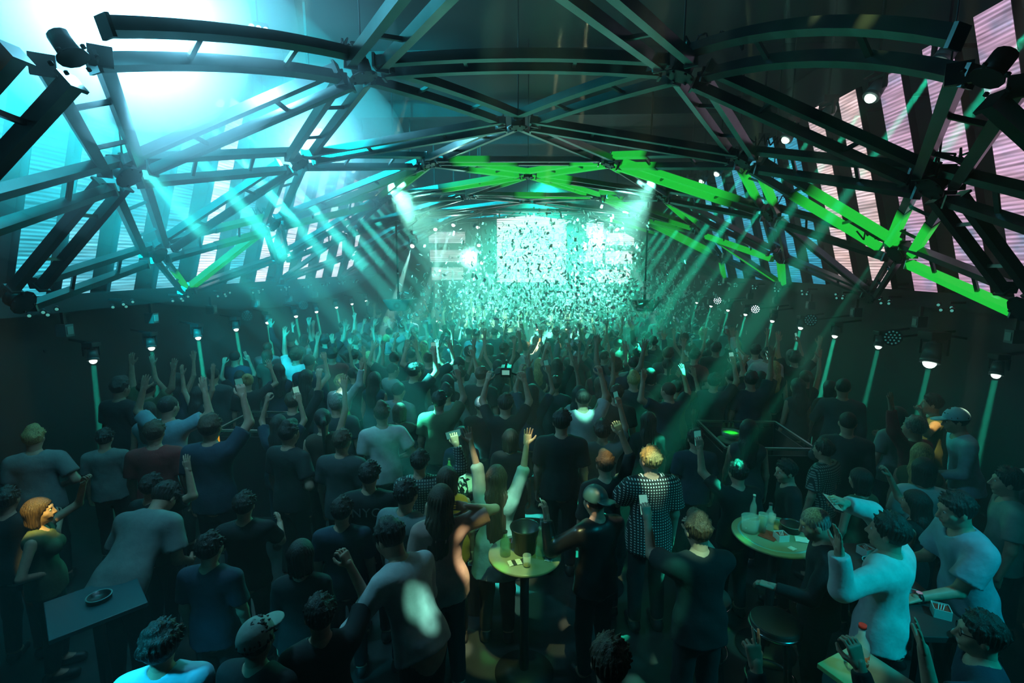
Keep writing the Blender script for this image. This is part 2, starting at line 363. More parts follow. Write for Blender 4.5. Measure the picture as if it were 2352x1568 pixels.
# ------------------------------------------------------------------ led screen strips along both walls
def screen_mat(name, cols, zlo, zhi, line=22.0, strength=1.0, seed=0.0):
    m, t, b = nt(name); N, L = t.nodes, t.links
    b.inputs['Base Color'].default_value = (.01, .01, .01, 1); b.inputs['Roughness'].default_value = .5
    tc = N.new('ShaderNodeTexCoord'); sep = N.new('ShaderNodeSeparateXYZ'); L.new(tc.outputs['Object'], sep.inputs[0])
    mp = N.new('ShaderNodeMapping'); mp.inputs['Location'].default_value = (seed, seed*.7, 0); mp.inputs['Scale'].default_value = (.55, .55, .9); L.new(tc.outputs['Object'], mp.inputs[0])
    n1 = N.new('ShaderNodeTexNoise'); n1.inputs['Scale'].default_value = 1.6; n1.inputs['Detail'].default_value = 4; n1.inputs['Distortion'].default_value = .6; L.new(mp.outputs[0], n1.inputs['Vector'])
    zr = N.new('ShaderNodeMapRange'); zr.inputs['From Min'].default_value = zlo; zr.inputs['From Max'].default_value = zhi; L.new(sep.outputs['Z'], zr.inputs['Value'])
    ad = N.new('ShaderNodeMath'); ad.operation = 'MULTIPLY_ADD'; ad.inputs[1].default_value = .75; L.new(zr.outputs[0], ad.inputs[0])
    nb = N.new('ShaderNodeMapRange'); nb.inputs['From Min'].default_value = .35; nb.inputs['From Max'].default_value = .65; nb.inputs['To Max'].default_value = .45; L.new(n1.outputs['Fac'], nb.inputs['Value'])
    L.new(nb.outputs[0], ad.inputs[2])
    cr = N.new('ShaderNodeValToRGB'); els = cr.color_ramp.elements
    for i, (p_, c_) in enumerate(cols):
        e_ = els[i] if i < 2 else els.new(p_)
        e_.position = p_; e_.color = (*c_, 1)
    L.new(ad.outputs[0], cr.inputs[0])
    # pixel rows
    ml = N.new('ShaderNodeMath'); ml.operation = 'MULTIPLY'; ml.inputs[1].default_value = line*2*math.pi; L.new(sep.outputs['Z'], ml.inputs[0])
    sn = N.new('ShaderNodeMath'); sn.operation = 'SINE'; L.new(ml.outputs[0], sn.inputs[0])
    n2 = N.new('ShaderNodeTexNoise'); n2.inputs['Scale'].default_value = 1.0; n2.inputs['Detail'].default_value = 2
    mp2 = N.new('ShaderNodeMapping'); mp2.inputs['Scale'].default_value = (1.2, 1.2, 26); L.new(tc.outputs['Object'], mp2.inputs[0]); L.new(mp2.outputs[0], n2.inputs['Vector'])
    r1 = N.new('ShaderNodeMapRange'); r1.inputs['From Min'].default_value = -1; r1.inputs['To Min'].default_value = .55; r1.inputs['To Max'].default_value = 1.15; L.new(sn.outputs[0], r1.inputs['Value'])
    r2 = N.new('ShaderNodeMapRange'); r2.inputs['From Min'].default_value = .35; r2.inputs['From Max'].default_value = .7; r2.inputs['To Min'].default_value = .65; r2.inputs['To Max'].default_value = 1.7; L.new(n2.outputs['Fac'], r2.inputs['Value'])
    m1 = N.new('ShaderNodeMath'); m1.operation = 'MULTIPLY'; L.new(r1.outputs[0], m1.inputs[0]); L.new(r2.outputs[0], m1.inputs[1])
    m2 = N.new('ShaderNodeMath'); m2.operation = 'MULTIPLY'; m2.inputs[1].default_value = strength; L.new(m1.outputs[0], m2.inputs[0])
    L.new(cr.outputs[0], b.inputs['Emission Color']); L.new(m2.outputs[0], b.inputs['Emission Strength'])
    m.cycles.emission_sampling = 'NONE'
    return m
PINK = (.60, .34, .46); LIL = (.34, .40, .56); WHI = (.85, .9, .95); BLU = (.03, .30, .48); TEA = (.02, .28, .36); DRK = (.01, .08, .12)
SM_L = [screen_mat('screen_left_%d' % i, c, CAMH-.4, CAMH+2.8, 22, 1.9, i*3.1) for i, c in enumerate([
    [(0, TEA), (.45, (.03, .33, .42)), (.75, (.2, .55, .6)), (1, WHI)], [(0, (.05, .3, .4)), (.5, (.15, .45, .52)), (1, WHI)], [(0, (.8, .7, .8)), (.5, WHI), (.8, (.2, .5, .6)), (1, WHI)]])]
SM_R = [screen_mat('screen_right_%d' % i, c, CAMH-.4, CAMH+2.8, 22, 1.15, 20+i*2.3) for i, c in enumerate([
    [(0, PINK), (.3, (.50, .32, .48)), (.5, (.10, .22, .34)), (.62, LIL), (1, (.55, .5, .68))],
    [(0, (.75, .5, .48)), (.35, (.7, .55, .6)), (.55, BLU), (.7, LIL), (1, (.35, .6, .75))],
    [(0, BLU), (.5, (.04, .34, .5)), (.8, (.25, .5, .6)), (1, WHI)]])]
def strip(sgn, Y0, wid, m, ztop, zbot=CAMH-.40, slant=0.0, n=0, far=False):
    xb, xt0 = (-6.05, -5.15) if sgn < 0 else (5.55, 4.68)
    xt = xb + (xt0-xb)*(ztop-zbot)/(3.0)
    a = Vector((xb, Y0-wid/2, zbot)); b = Vector((xb, Y0+wid/2, zbot)); c = Vector((xt, Y0+wid/2+slant, ztop)); d = Vector((xt, Y0-wid/2+slant, ztop))
    nrm = Vector((-sgn*3.0, 0, -.9)).normalized()
    c0 = (a+b)/2
    root = empty('led_screen', c0)
    MBs = MB().poly([q-c0+nrm*.0 for q in (a, b, c, d)], -nrm*.09); MBs.build('housing', M_black, root)
    e = .012
    q = [a+(c-a).normalized()*e, b+(d-b).normalized()*e, c+(a-c).normalized()*e, d+(b-d).normalized()*e]
    f = MB().poly([v-c0+nrm*.006 for v in q], nrm*.006).build('screen_face', m, root)
    # coordinates of the picture follow the wall
    for fr in (.02, .98):
        zz = zbot+(ztop-zbot)*fr; xx = xb+(xt-xb)*fr
        MB().bar(Vector((xx-nrm.x*.09, Y0+slant*fr, zz))-c0, Vector(((XL+.021 if sgn < 0 else XR-.021), Y0+slant*fr, zz+.02))-c0, .04, .04).build('bracket', M_black, root)
    return root
ordw = ['nearest', 'second', 'third', 'fourth', 'fifth', 'sixth', 'seventh', 'eighth', 'ninth', 'tenth', 'eleventh', 'twelfth', 'thirteenth', 'fourteenth']
LT = [(5.0, 2.9), (5.72, 3.0), (6.33, 2.85), (7.08, 2.80), (7.95, 2.75), (8.87, 2.75), (9.8, 2.72), (10.8, 2.7), (11.75, 2.6), (12.75, 2.5), (13.8, 2.5), (14.9, 2.4), (16.0, 2.4)]
for i, (y, zt) in enumerate(LT):
    m = SM_L[0] if i < 2 else SM_L[1] if i < 4 else SM_L[i % 2+1] if i < 8 else SM_L[2]
    o = strip(-1, y, .42 if i > 1 else .4, m, CAMH+zt)
    tag(o, 'leaning video strip on left wall, %s from camera, %s' % (ordw[i], 'teal with bright rows' if i < 4 else 'pale white and blue picture'), 'led screen', 'leaning video strips on the left wall')
RT = [(5.15, 2.7), (5.85, 2.62), (6.58, 2.58), (7.4, 2.62), (8.3, 2.55), (9.2, 2.6), (10.1, 2.55), (10.95, 2.5), (11.85, 2.45), (12.75, 2.4), (13.9, 2.3), (15.0, 2.3)]
for i, (y, zt) in enumerate(RT):
    m = SM_R[0] if i < 4 else SM_R[1] if i < 6 else SM_R[2]
    o = strip(1, y, .42, m, CAMH+zt)
    tag(o, 'leaning video strip on right wall, %s from camera, %s' % (ordw[i], 'pink below and lilac above' if i < 4 else 'pinkish below and blue above' if i < 6 else 'blue picture'), 'led screen', 'leaning video strips on the right wall')

# back wall screens
SM_W = screen_mat('screen_stage', [(0, (1.0, .82, .86)), (.55, (.95, .85, .95)), (.80, (.85, .9, 1.0)), (.92, (.05, .35, .6)), (1, (.15, .5, .7))], 2.2, 5.6, 14, 1.25, 4.0)
SM_W2 = screen_mat('screen_stage_side', [(0, (.9, .75, .8)), (.5, (.7, .85, .9)), (1, (.1, .6, .7))], 2.2, 5.6, 14, .6, 9.0)
def wall_screen(x0, y0, x1, y1, m, label, Y=19.7):
    a, b = P(x0, y1, Y), P(x1, y0, Y); c = (a+b)/2
    r = empty('stage_screen', c)
    MB().box((0, .06, 0), (abs(b.x-a.x)+.06, .10, abs(b.z-a.z)+.06)).build('housing', M_black, r)
    MB().box((0, 0, 0), (abs(b.x-a.x), .02, abs(b.z-a.z))).build('screen_face', m, r)
    MB().box((0, .20, 0), (.3, .2, .3)).build('wall_mount', M_black, r)
    tag(r, label, 'led screen', 'video screens on the stage wall')
wall_screen(1142, 490, 1302, 648, SM_W, 'large square video screen glowing white and pink at the middle of the stage wall')
wall_screen(985, 532, 1068, 558, SM_W2, 'upper video bar left of the big stage screen')
wall_screen(988, 574, 1066, 602, SM_W2, 'middle video bar left of the big stage screen')
wall_screen(992, 614, 1064, 643, SM_W2, 'lower video bar left of the big stage screen')
wall_screen(1393, 535, 1457, 563, SM_W, 'upper video bar right of the big stage screen')
wall_screen(1390, 577, 1453, 606, SM_W, 'middle video bar right of the big stage screen')
wall_screen(1370, 619, 1448, 649, SM_W, 'lower video bar right of the big stage screen')
wall_screen(1345, 508, 1386, 600, SM_W, 'upright white video panel close right of the big stage screen')
# ------------------------------------------------------------------ lamps and rig
M_lens = emis('lens_white', (.75, 1.0, .88), 3.0)
M_lens_b = emis('lens_blue_white', (.8, .95, 1.0), 6.0)
M_lens_dim = emis('lens_led', (.55, .75, .95), 1.3)
M_lens_off = emis('lens_faint', (.05, .35, .32), .35)
M_lens_blue = emis('lens_bright_led', (.75, .9, 1.0), 6.0)
M_grey = mat('painted_grey', (.10, .13, .13), .45, .3)
M_glass = mat('lens_glass', (.6, .7, .7), .05, 0, trans=.9)
def moving_head(loc, aim, label, group, sz=1.0, lens=None, mount=None, hang=True):
    """a stage lamp: base, yoke and a head that carries its lens"""
    loc = Vector(loc); d = (Vector(aim)-loc).normalized(); r = empty('moving_head', loc)
    up = 1 if hang else -1
    MB().box((0, 0, .20*sz*up), (.20*sz, .20*sz, .09*sz)).build('base', M_black, r, bevel=.01)
    ax = d.cross(Vector((0, 0, 1))).normalized()
    y = MB()
    for s in (-1, 1): y.bar(ax*s*.115*sz+Vector((0, 0, .17*sz*up)), ax*s*.115*sz, .025*sz, .05*sz)
    y.bar(-ax*.115*sz+Vector((0, 0, .15*sz*up)), ax*.115*sz+Vector((0, 0, .15*sz*up)), .03*sz, .05*sz)
    y.build('yoke', M_black, r)
    h = MB(); h.cyl(-d*.10*sz, d*.06*sz, .075*sz, .088*sz, n=16); h.cyl(d*.06*sz, d*.10*sz, .092*sz, .092*sz, n=16); h.sph(-d*.10*sz, .074*sz, u=12, v=8)
    hd = h.build('head', M_grey, r)
    MB().sph(d*.095*sz, .062*sz, u=12, v=8).build('lens', lens or M_lens, hd)
    if mount is not None:
        mo = Vector(mount)-loc; MB().bar((0, 0, .22*sz*up), mo, .03, .03).build('bracket', M_black, r)
    tag(r, label, 'stage lamp', group)
    return r
od = ['first', 'second', 'third', 'fourth', 'fifth', 'sixth', 'seventh', 'eighth', 'ninth', 'tenth', 'eleventh']
for i, p in enumerate(UPL):
    moving_head(p, AIM_UPL[i], 'stage lamp above the left video strips, %s counted from the camera' % od[i], 'lamps above the left video strips', 1.15, M_lens, (p[0]+.001, p[1], ZC))
for i, p in enumerate(UPR):
    moving_head(p, AIM_UPR[i], 'stage lamp above the right video strips, %s counted from the camera' % od[i], 'lamps above the right video strips', 1.15, M_lens, (p[0]+.001, p[1], ZC))
for i, p in enumerate(LOL):
    moving_head(p, AIM_LOL[i], 'small downward lamp under the left ledge, %s counted from the camera' % od[i], 'downward lamps under the left ledge', .75, M_lens, (XL+.02, p[1], p[2]+.22))
for i, p in enumerate(LOR):
    moving_head(p, AIM_LOR[i], 'small downward lamp under the right ledge, %s counted from the camera' % od[i], 'downward lamps under the right ledge', .75 if i != 1 else 1.3, M_lens, (XR-.02, p[1], p[2]+.22))
names = ['high lamp left of the big stage screen', 'bright lamp below the high one left of the big stage screen', 'lowest lamp left of the big stage screen', 'bright lamp right of the big stage screen', 'lamp just behind the bright one right of the big stage screen',
         'lamp above the left video bars', 'lamp at the left end of the stage arch', 'lamp above the right video bars', 'lamp over the far left of the stage']
M_stglens = emis('lens_stage', (.9, 1.0, .95), 5.0)
for ((q, e, Y), nm) in zip(STG, names):
    a = P(q[0], q[1], Y); b = P(e[0], e[1], Y-2.5); d = (b-a).normalized()
    moving_head(a-d*.16, b, nm+' pointing down', 'lamps hung over the stage', 1.0, M_stglens, ((a-d*.16).x+.001, (a-d*.16).y, ZC))
def flood(c, label, sz=.34, to=(0, 4, 1.5), cols=3, lens=M_lens_b, mount=None):
    """a blinder: box housing with round lenses in a grid"""
    c = Vector(c); d = (Vector(to)-c).normalized(); q = d.to_track_quat('Z', 'Y').to_matrix(); r = empty('flood_lamp', c)
    MB().box(-d*.16, (sz, sz, .12), q).build('housing', M_black, r, bevel=.01)
    for i in range(cols):
        for j in range(cols):
            o = q @ Vector(((i-(cols-1)/2)*sz/cols, (j-(cols-1)/2)*sz/cols, 0))
            MB().cyl(o-d*.10, o-d*.085, sz/cols*.42, n=12).build('lens', lens, r)
    m = Vector(mount) if mount is not None else Vector((c.x, c.y, ZC))
    MB().bar(-d*.2, m-c-d*.2, .035, .035).build('hanger', M_black, r)
    tag(r, label, 'flood lamp'); return r
flood(BLIND_A+Vector((-.1, .25, .2)), 'blinding white flood lamp above the nearest left video strips', .5, (0, 2, 1.5))
flood(BLIND_B+Vector((-.05, .2, .1)), 'bright flood lamp hung beside the left side of the truss', .3, (0, 2, 1.5))
flood(P(597, 88, 6.0), 'white led flood bar high behind the left truss tubes', .22, (0, 2, 2), 3, M_lens_b)
flood(BLIND_C+Vector((0, .2, .0)), 'blinding flood lamp in front of the left stage video bars', .3, (0, 3, 2))
flood(BLIND_D+Vector((0, .2, .0)), 'blinding flood lamp beside the upright stage panel', .3, (0, 3, 2))
def led_par(c, to, label, rad, lens, mount):
    c = Vector(c); d = (Vector(to)-c).normalized(); q = d.to_track_quat('Z', 'Y').to_matrix(); r = empty('led_par', c)
    MB().cyl(-d*.16, Vector((0, 0, 0)), rad*.8, rad, n=20).build('can', M_black, r)
    k = MB()
    for (n, rr) in ((1, 0), (6, .36), (12, .72)):
        for j in range(n):
            a = j*2*math.pi/n; o = q @ Vector((rr*rad*math.cos(a), rr*rad*math.sin(a), 0)); k.cyl(o, o+d*.015, rad*.10, n=8)
    k.build('led_cluster', lens, r)
    MB().bar(-d*.10, Vector(mount)-c, .03, .03).build('bracket', M_black, r)
    tag(r, label, 'led par lamp'); return r
CAMP = (0, 0, CAMH)
q = P(79, 822, 6.1); led_par(q, CAMP, 'round led par lamp with lit dots low on the left wall', .10*1.1, M_lens_dim, (XL+.02, q.y, q.z+.1))
q = P(567, 725, 10.4); led_par(q, CAMP, 'faint round led par lamp under the left ledge', .12, M_lens_off, (XL+.02, q.y, q.z+.1))
q = P(697, 700, 12.8); led_par(q, CAMP, 'faintest round led par lamp farther along the left ledge', .12, M_lens_off, (XL+.02, q.y, q.z+.1))
q = P(1735, 710, 12.0); led_par(q, CAMP, 'small glowing white led par lamp under the right ledge', .11, M_lens_blue, (XR-.02, q.y, q.z+.1))
q = P(1648, 690, 14.2); led_par(q, CAMP, 'brightest white led par lamp under the far right ledge', .12, M_lens_blue, (XR-.02, q.y, q.z+.1))
q = P(1862, 735, 9.6); led_par(q, CAMP, 'faint round led par lamp in the middle under the right ledge', .12, M_lens_off, (XR-.02, q.y, q.z+.1))
q = P(2050, 775, 7.3); led_par(q, CAMP, 'unlit round led par lamp near the camera under the right ledge', .12, M_lens_off, (XR-.02, q.y, q.z+.1))
# clusters of small bulbs clamped along the ledges
M_bulb = emis('bulb_dim', (.15, .7, .6), .5)
for s, xs, side in ((-1, XL+.42, 'left'), (1, XR-.42, 'right')):
    for i in range(10):
        y = 5.6+i*1.15; c = Vector((xs, y, CAMH-.52)); r = empty('spot_cluster', c)
        MB().bar((-s*-.04, 0, .02), (s*-.16, 0, .02), .03, .03).build('arm', M_black, r)
        for (dx, dy, dz) in ((-.05, -.1, -.05), (.02, .0, -.02), (-.03, .1, -.06), (.0, .19, .0)):
            a = Vector((s*-.14+dx, dy, dz)); MB().cyl(a, a+Vector((-s*.05, -.05, -.02)), .022, .03, n=8).build('can', M_black, r)
            MB().sph(a+Vector((-s*.055, -.055, -.022)), .018, u=8, v=6).build('bulb', M_bulb, r)
        tag(r, 'cluster of four small lamps on the %s ledge, %s from the camera' % (side, od[i]), 'lamp cluster', 'lamp clusters on the %s ledge' % side)
    for i in range(6):
        y = 6.2+i*1.5; c = Vector((xs+s*.20, y, CAMH-.86)); r = empty('wall_box', c)
        MB().box((0, 0, 0), (.14, .12, .16)).build('case', M_grey, r); MB().box((-s*.075, 0, 0), (.01, .08, .10)).build('front_plate', mat('plate', (.2, .3, .28), .4), r)
        MB().box((0, 0, .17), (.04, .04, .20)).build('stem', M_black, r)
        tag(r, 'small hanging box under the %s ledge, %s from the camera' % (side, od[i]), 'fixture box', 'small boxes under the %s ledge' % side)
# hanging wedge speakers
def pendant(px, py, Y, label):
    c = P(px, py, Y); r = empty('hanging_speaker', c); w_, d_, h_ = .68, .4, .27
    b = MB(); top = [(-w_/2, -d_/2, h_/2), (w_/2, -d_/2, h_/2), (w_/2, d_/2, h_/2), (-w_/2, d_/2, h_/2)]; bot = [(-.19, -.13, -h_/2), (.19, -.13, -h_/2), (.19, .13, -h_/2), (-.19, .13, -h_/2)]
    vt = [b.bm.verts.new(v) for v in top]; vb = [b.bm.verts.new(v) for v in bot]
    b.bm.faces.new(vt); b.bm.faces.new(vb[::-1])
    for k in range(4): b.bm.faces.new((vt[k], vb[k], vb[(k+1) % 4], vt[(k+1) % 4]))
    b.build('cabinet', mat('speaker_shell', (.03, .07, .06), .5), r, bevel=.01)
    dr = Vector((0, -d_/2+.055, 0)); n = Vector((0, -.96, -.26))
    g = MB().cyl(dr, dr+n*.035, .085, n=20).build('driver', M_black, r); MB().cyl(dr+n*.035, dr+n*.042, .035, n=16).build('dust_cap', M_grey, g)
    MB().cyl((0, 0, h_/2), (0, 0, ZC-c.z), .022, n=8).build('pole', M_black, r)
    MB().cyl((0, 0, h_/2), (0, 0, h_/2+.18), .035, n=8).build('clamp', M_black, r)
    tag(r, label, 'hanging speaker', 'wedge speakers hung from the roof')
pendant(1480, 701, 12.0, 'dark wedge speaker hung on a pole right of the stage, among confetti')
pendant(916, 700, 12.0, 'dark wedge speaker hung on a pole left of the stage, veiled by haze')
# ------------------------------------------------------------------ people: bodies grown from smooth distance fields
def nets(f, o, v):
    """surface nets of field f (negative inside) with origin o and voxel v -> verts, quads"""
    ins = f < 0; nx, ny, nz = f.shape
    acc = np.zeros((nx, ny, nz, 3), np.float32); cnt = np.zeros((nx, ny, nz), np.int16); edges = []
    base = np.indices((nx, ny, nz), dtype=np.float32).transpose(1, 2, 3, 0)
    for ax in range(3):
        a = [slice(None)]*3; b = [slice(None)]*3; a[ax] = slice(0, -1); b[ax] = slice(1, None)
        fa, fb = f[tuple(a)], f[tuple(b)]; cr = ins[tuple(a)] != ins[tuple(b)]
        idx = np.argwhere(cr)
        u, w = [k for k in range(3) if k != ax]
        idx = idx[(idx[:, u] > 0) & (idx[:, w] > 0)]
        if len(idx) == 0: continue
        va = fa[tuple(idx.T)]; vb = fb[tuple(idx.T)]; t = va/(va-vb)
        p = idx.astype(np.float32); p[:, ax] += t
        quad = []
        for du, dw in ((0, 0), (-1, 0), (-1, -1), (0, -1)):
            c = idx.copy(); c[:, u] += du; c[:, w] += dw
            np.add.at(acc, tuple(c.T), p); np.add.at(cnt, tuple(c.T), 1); quad.append((c[:, 0]*ny+c[:, 1])*nz+c[:, 2])
        q = np.stack(quad, 1); flip = (va < 0) ^ (ax == 1)
        q[flip] = q[flip][:, ::-1]; edges.append(q)
    m = cnt.reshape(-1) > 0; ids = np.full(m.size, -1, np.int64); ids[m] = np.arange(m.sum())
    verts = acc.reshape(-1, 3)[m]/cnt.reshape(-1)[m][:, None]*v+np.array(o, np.float32)
    qs = ids[np.concatenate(edges)][:, ::-1]
    return verts.astype(np.float32), qs
class Field:
    def __init__(s, lo, hi, v):
        s.v = v; s.o = np.array(lo, np.float32)-2*v; n = np.ceil((np.array(hi)-np.array(lo))/v).astype(int)+5
        s.f = np.full(n, .5, np.float32); s.n = n
    def _blk(s, lo, hi, pad):
        a = np.maximum(np.floor((np.array(lo)-pad-s.o)/s.v).astype(int), 0); b = np.minimum(np.ceil((np.array(hi)+pad-s.o)/s.v).astype(int)+1, s.n)
        if (b <= a).any(): return None, None
        g = np.stack(np.meshgrid(*[np.arange(a[k], b[k], dtype=np.float32)*s.v+s.o[k] for k in range(3)], indexing='ij'), -1)
        return tuple(slice(a[k], b[k]) for k in range(3)), g
    def _mix(s, sl, d, k, op):
        f = s.f[sl]
        if op == 'sub':
            d = -d; h = np.maximum(k-np.abs(f-d), 0)/k; s.f[sl] = np.maximum(f, d)+h*h*k/4
        else:
            h = np.maximum(k-np.abs(f-d), 0)/k; s.f[sl] = np.minimum(f, d)-h*h*k/4
    def cone(s, a, b, r1, r2, k=.03, fr=None, sy=1.0, cut=None, op='add'):
        a = np.array(a, np.float32); b = np.array(b, np.float32); rm = max(r1, r2)*max(1, sy)
        sl, g = s._blk(np.minimum(a, b)-rm, np.maximum(a, b)+rm, k+2*s.v)
        if sl is None: return s
        pa = g-a; ba = b-a
        if fr is not None and sy != 1.0:
            n = np.array(fr, np.float32); pa = pa+(pa @ n)[..., None]*n*(1/sy-1); ba = ba+(ba @ n)*n*(1/sy-1)
        h = np.clip((pa @ ba)/max(float(ba @ ba), 1e-9), 0, 1)
        d = np.linalg.norm(pa-h[..., None]*ba, axis=-1)-(r1+(r2-r1)*h)
        if fr is not None and sy < 1: d = d*sy**.5
        if cut is not None:
            c0, cn = cut; d = np.maximum(d, (g-np.array(c0, np.float32)) @ np.array(cn, np.float32))
        s._mix(sl, d, k, op); return s
    def ell(s, c, r, M=None, k=.02, op='add'):
        c = np.array(c, np.float32); r = np.array(r, np.float32); rm = float(r.max())
        sl, g = s._blk(c-rm, c+rm, k+2*s.v)
        if sl is None: return s
        p = g-c
        if M is not None: p = p @ np.array(M, np.float32)      # columns of M: local axes
        q = np.linalg.norm(p/r, axis=-1); q2 = np.linalg.norm(p/(r*r), axis=-1)+1e-6
        s._mix(sl, q*(q-1)/q2, k, op); return s
    def cutp(s, c, n):
        g = [np.arange(s.n[k], dtype=np.float32)*s.v+s.o[k]-c[k] for k in range(3)]
        d = g[0][:, None, None]*n[0]+g[1][None, :, None]*n[1]+g[2][None, None, :]*n[2]
        s.f = np.maximum(s.f, d); return s
    def ripple(s, amp, fx, fy, fz, ph=0.0):
        g = [np.arange(s.n[k], dtype=np.float32)*s.v+s.o[k] for k in range(3)]
        X, Y, Z = g[0][:, None, None], g[1][None, :, None], g[2][None, None, :]
        s.f = s.f+amp*(np.sin(X*fx+Z*fz*.6+ph+2*np.sin(Z*7+ph))*.6+np.sin(Z*fz+X*fx*.4+1.5*np.sin(X*9+Y*6))*.6+np.sin(Y*fy+Z*11)*.4)
        return s
    def mesh(s): return nets(s.f, s.o, s.v)
def join(parts):
    vs, qs, mi, off = [], [], [], 0
    for v, q, m in parts:
        vs.append(v); qs.append(q+off); mi.append(np.full(len(q), m)); off += len(v)
    return np.concatenate(vs), np.concatenate(qs), np.concatenate(mi)
def to_mesh(name, v, q, mi=None):
    me = bpy.data.meshes.new(name); me.vertices.add(len(v)); me.vertices.foreach_set('co', v.astype(np.float32).ravel())
    me.loops.add(q.size); me.loops.foreach_set('vertex_index', q.astype(np.int32).ravel())
    me.polygons.add(len(q)); me.polygons.foreach_set('loop_start', np.arange(0, q.size, 4, dtype=np.int32))
    me.polygons.foreach_set('use_smooth', np.ones(len(q), bool))
    if mi is not None: me.polygons.foreach_set('material_index', mi.astype(np.int32))
    me.update(calc_edges=True); me.validate(); return me
def smooth(v, q, it=1):
    for _ in range(it):
        s = np.zeros_like(v); c = np.zeros(len(v), np.float32)
        for k in range(4):
            a, b = q[:, k], q[:, (k+1) % 4]
            np.add.at(s, a, v[b]); np.add.at(c, a, 1)
            np.add.at(s, b, v[a]); np.add.at(c, b, 1)
        v = v*.5+.5*s/np.maximum(c, 1)[:, None]
    return v
# hands: local frame wrist at 0, fingers +z, thumb +x, palm faces +y
HANDS = {}
def hand_mesh(kind, vox):
    if (kind, vox) in HANDS: return HANDS[kind, vox]
    curl, spread, th = {'open': (.10, .16, 0), 'relaxed': (.55, .05, .3), 'fist': (1.45, .0, .9), 'hold': (.85, .05, .7), 'peace': (.1, .2, .9), 'pinch': (.7, .04, .9)}[kind]
    f = Field((-.09, -.05, -.06), (.11, .11, .21), vox); r = max(.0082, vox*1.3)
    f.cone((0, 0, -.06), (0, 0, .012), .029, .026, .01, (0, 1, 0), .72)
    xs = (.030, .010, -.011, -.031); ln = (.075, .083, .077, .060)
    for x, L in zip(xs, ln):
        f.cone((x*.55, 0, .01), (x, 0, .084), .017, .0125, .014, (0, 1, 0), .8)
    for i, (x, L) in enumerate(zip(xs, ln)):
        c = curl
        if kind == 'peace': c = .08 if i < 2 else 1.5
        if kind == 'pinch': c = .45 if i < 2 else .9
        an = x/.03*spread; p = np.array((x, 0, .084)); th_ = c*.55
        for j, (lf, rr) in enumerate(((.46, 1.0), (.30, .92), (.24, .84))):
            d = np.array((math.sin(an)*math.cos(th_), math.sin(th_), math.cos(an)*math.cos(th_))); q = p+d*L*lf
            f.cone(p, q, r*rr*1.03, r*rr*.93, .004); p = q; th_ += c
    p0 = np.array((.018, .004, .018)); p1 = p0+np.array((.030, .010+.012*th, .028)); p2 = p1+np.array((.020-.022*th, .006+.022*th, .026)); p3 = p2+np.array((.008-.018*th, .004+.006*th, .024))
    f.cone(p0, p1, .018, .0125, .012).cone(p1, p2, .0115, .0105, .006).cone(p2, p3, .0105, .0085, .004)
    v, q = f.mesh(); HANDS[kind, vox] = (v, q); return v, q
HEADS = {}
def head_mesh(vox, fem=False):
    if (vox, fem) in HEADS: return HEADS[vox, fem]
    f = Field((-.11, -.13, -.16), (.11, .15, .15), vox); k = .02
    f.ell((0, -.012, .032), (.077, .097, .092), k=.03).ell((0, .022, -.035), (.060, .070, .082), k=.04).cone((0, .045, -.095), (0, .066, -.098), .022, .016, .03)
    f.cone((-.03, .078, .030), (.03, .078, .030), .014, .014, .02)
    f.ell((-.033, .098, .010), (.019, .017, .013), k=.012, op='sub').ell((.033, .098, .010), (.019, .017, .013), k=.012, op='sub')
    f.cone((0, .090, .018), (0, .113, -.028), .0075, .0125, .012).cone((-.012, .098, -.032), (.012, .098, -.032), .008, .008, .01)
    f.cone((-.020, .088, -.061), (.020, .088, -.061), .0065, .0065, .008).cone((-.017, .087, -.071), (.017, .087, -.071), .007, .007, .006)
    f.cone((-.043, .055, -.02), (-.03, .07, -.045), .02, .014, .03).cone((.043, .055, -.02), (.03, .07, -.045), .02, .014, .03)
    for s in (-1, 1): f.ell((s*.079, -.006, -.006), (.010, .019, .031), k=.008)
    f.cone((0, -.035, -.16), (0, -.02, -.05), .056 if not fem else .048, .056, .03)
    v, q = f.mesh(); mi = np.zeros(len(q), int)
    c = v[q].mean(1)
    lips = (abs(c[:, 0]) < .024) & (c[:, 1] > .078) & (c[:, 2] < -.054) & (c[:, 2] > -.078); mi[lips] = 1
    parts = [(v, q, mi)]
    e = Field((-.05, .06, -.01), (.05, .10, .03), .005)
    for s in (-1, 1): e.ell((s*.033, .079, .010), (.0125, .0125, .0115), k=.001)
    ev, eq = e.mesh(); ec = ev[eq].mean(1); em = np.where((np.hypot(abs(ec[:, 0])-.033, ec[:, 2]-.010) < .0055) & (ec[:, 1] > .085), 3, 2)
    off = len(v); V = np.concatenate([v, ev]); Q = np.concatenate([q, eq+off]); M = np.concatenate([mi, em])
    HEADS[vox, fem] = (V, Q, M); return V, Q, M
HAIRS = {}
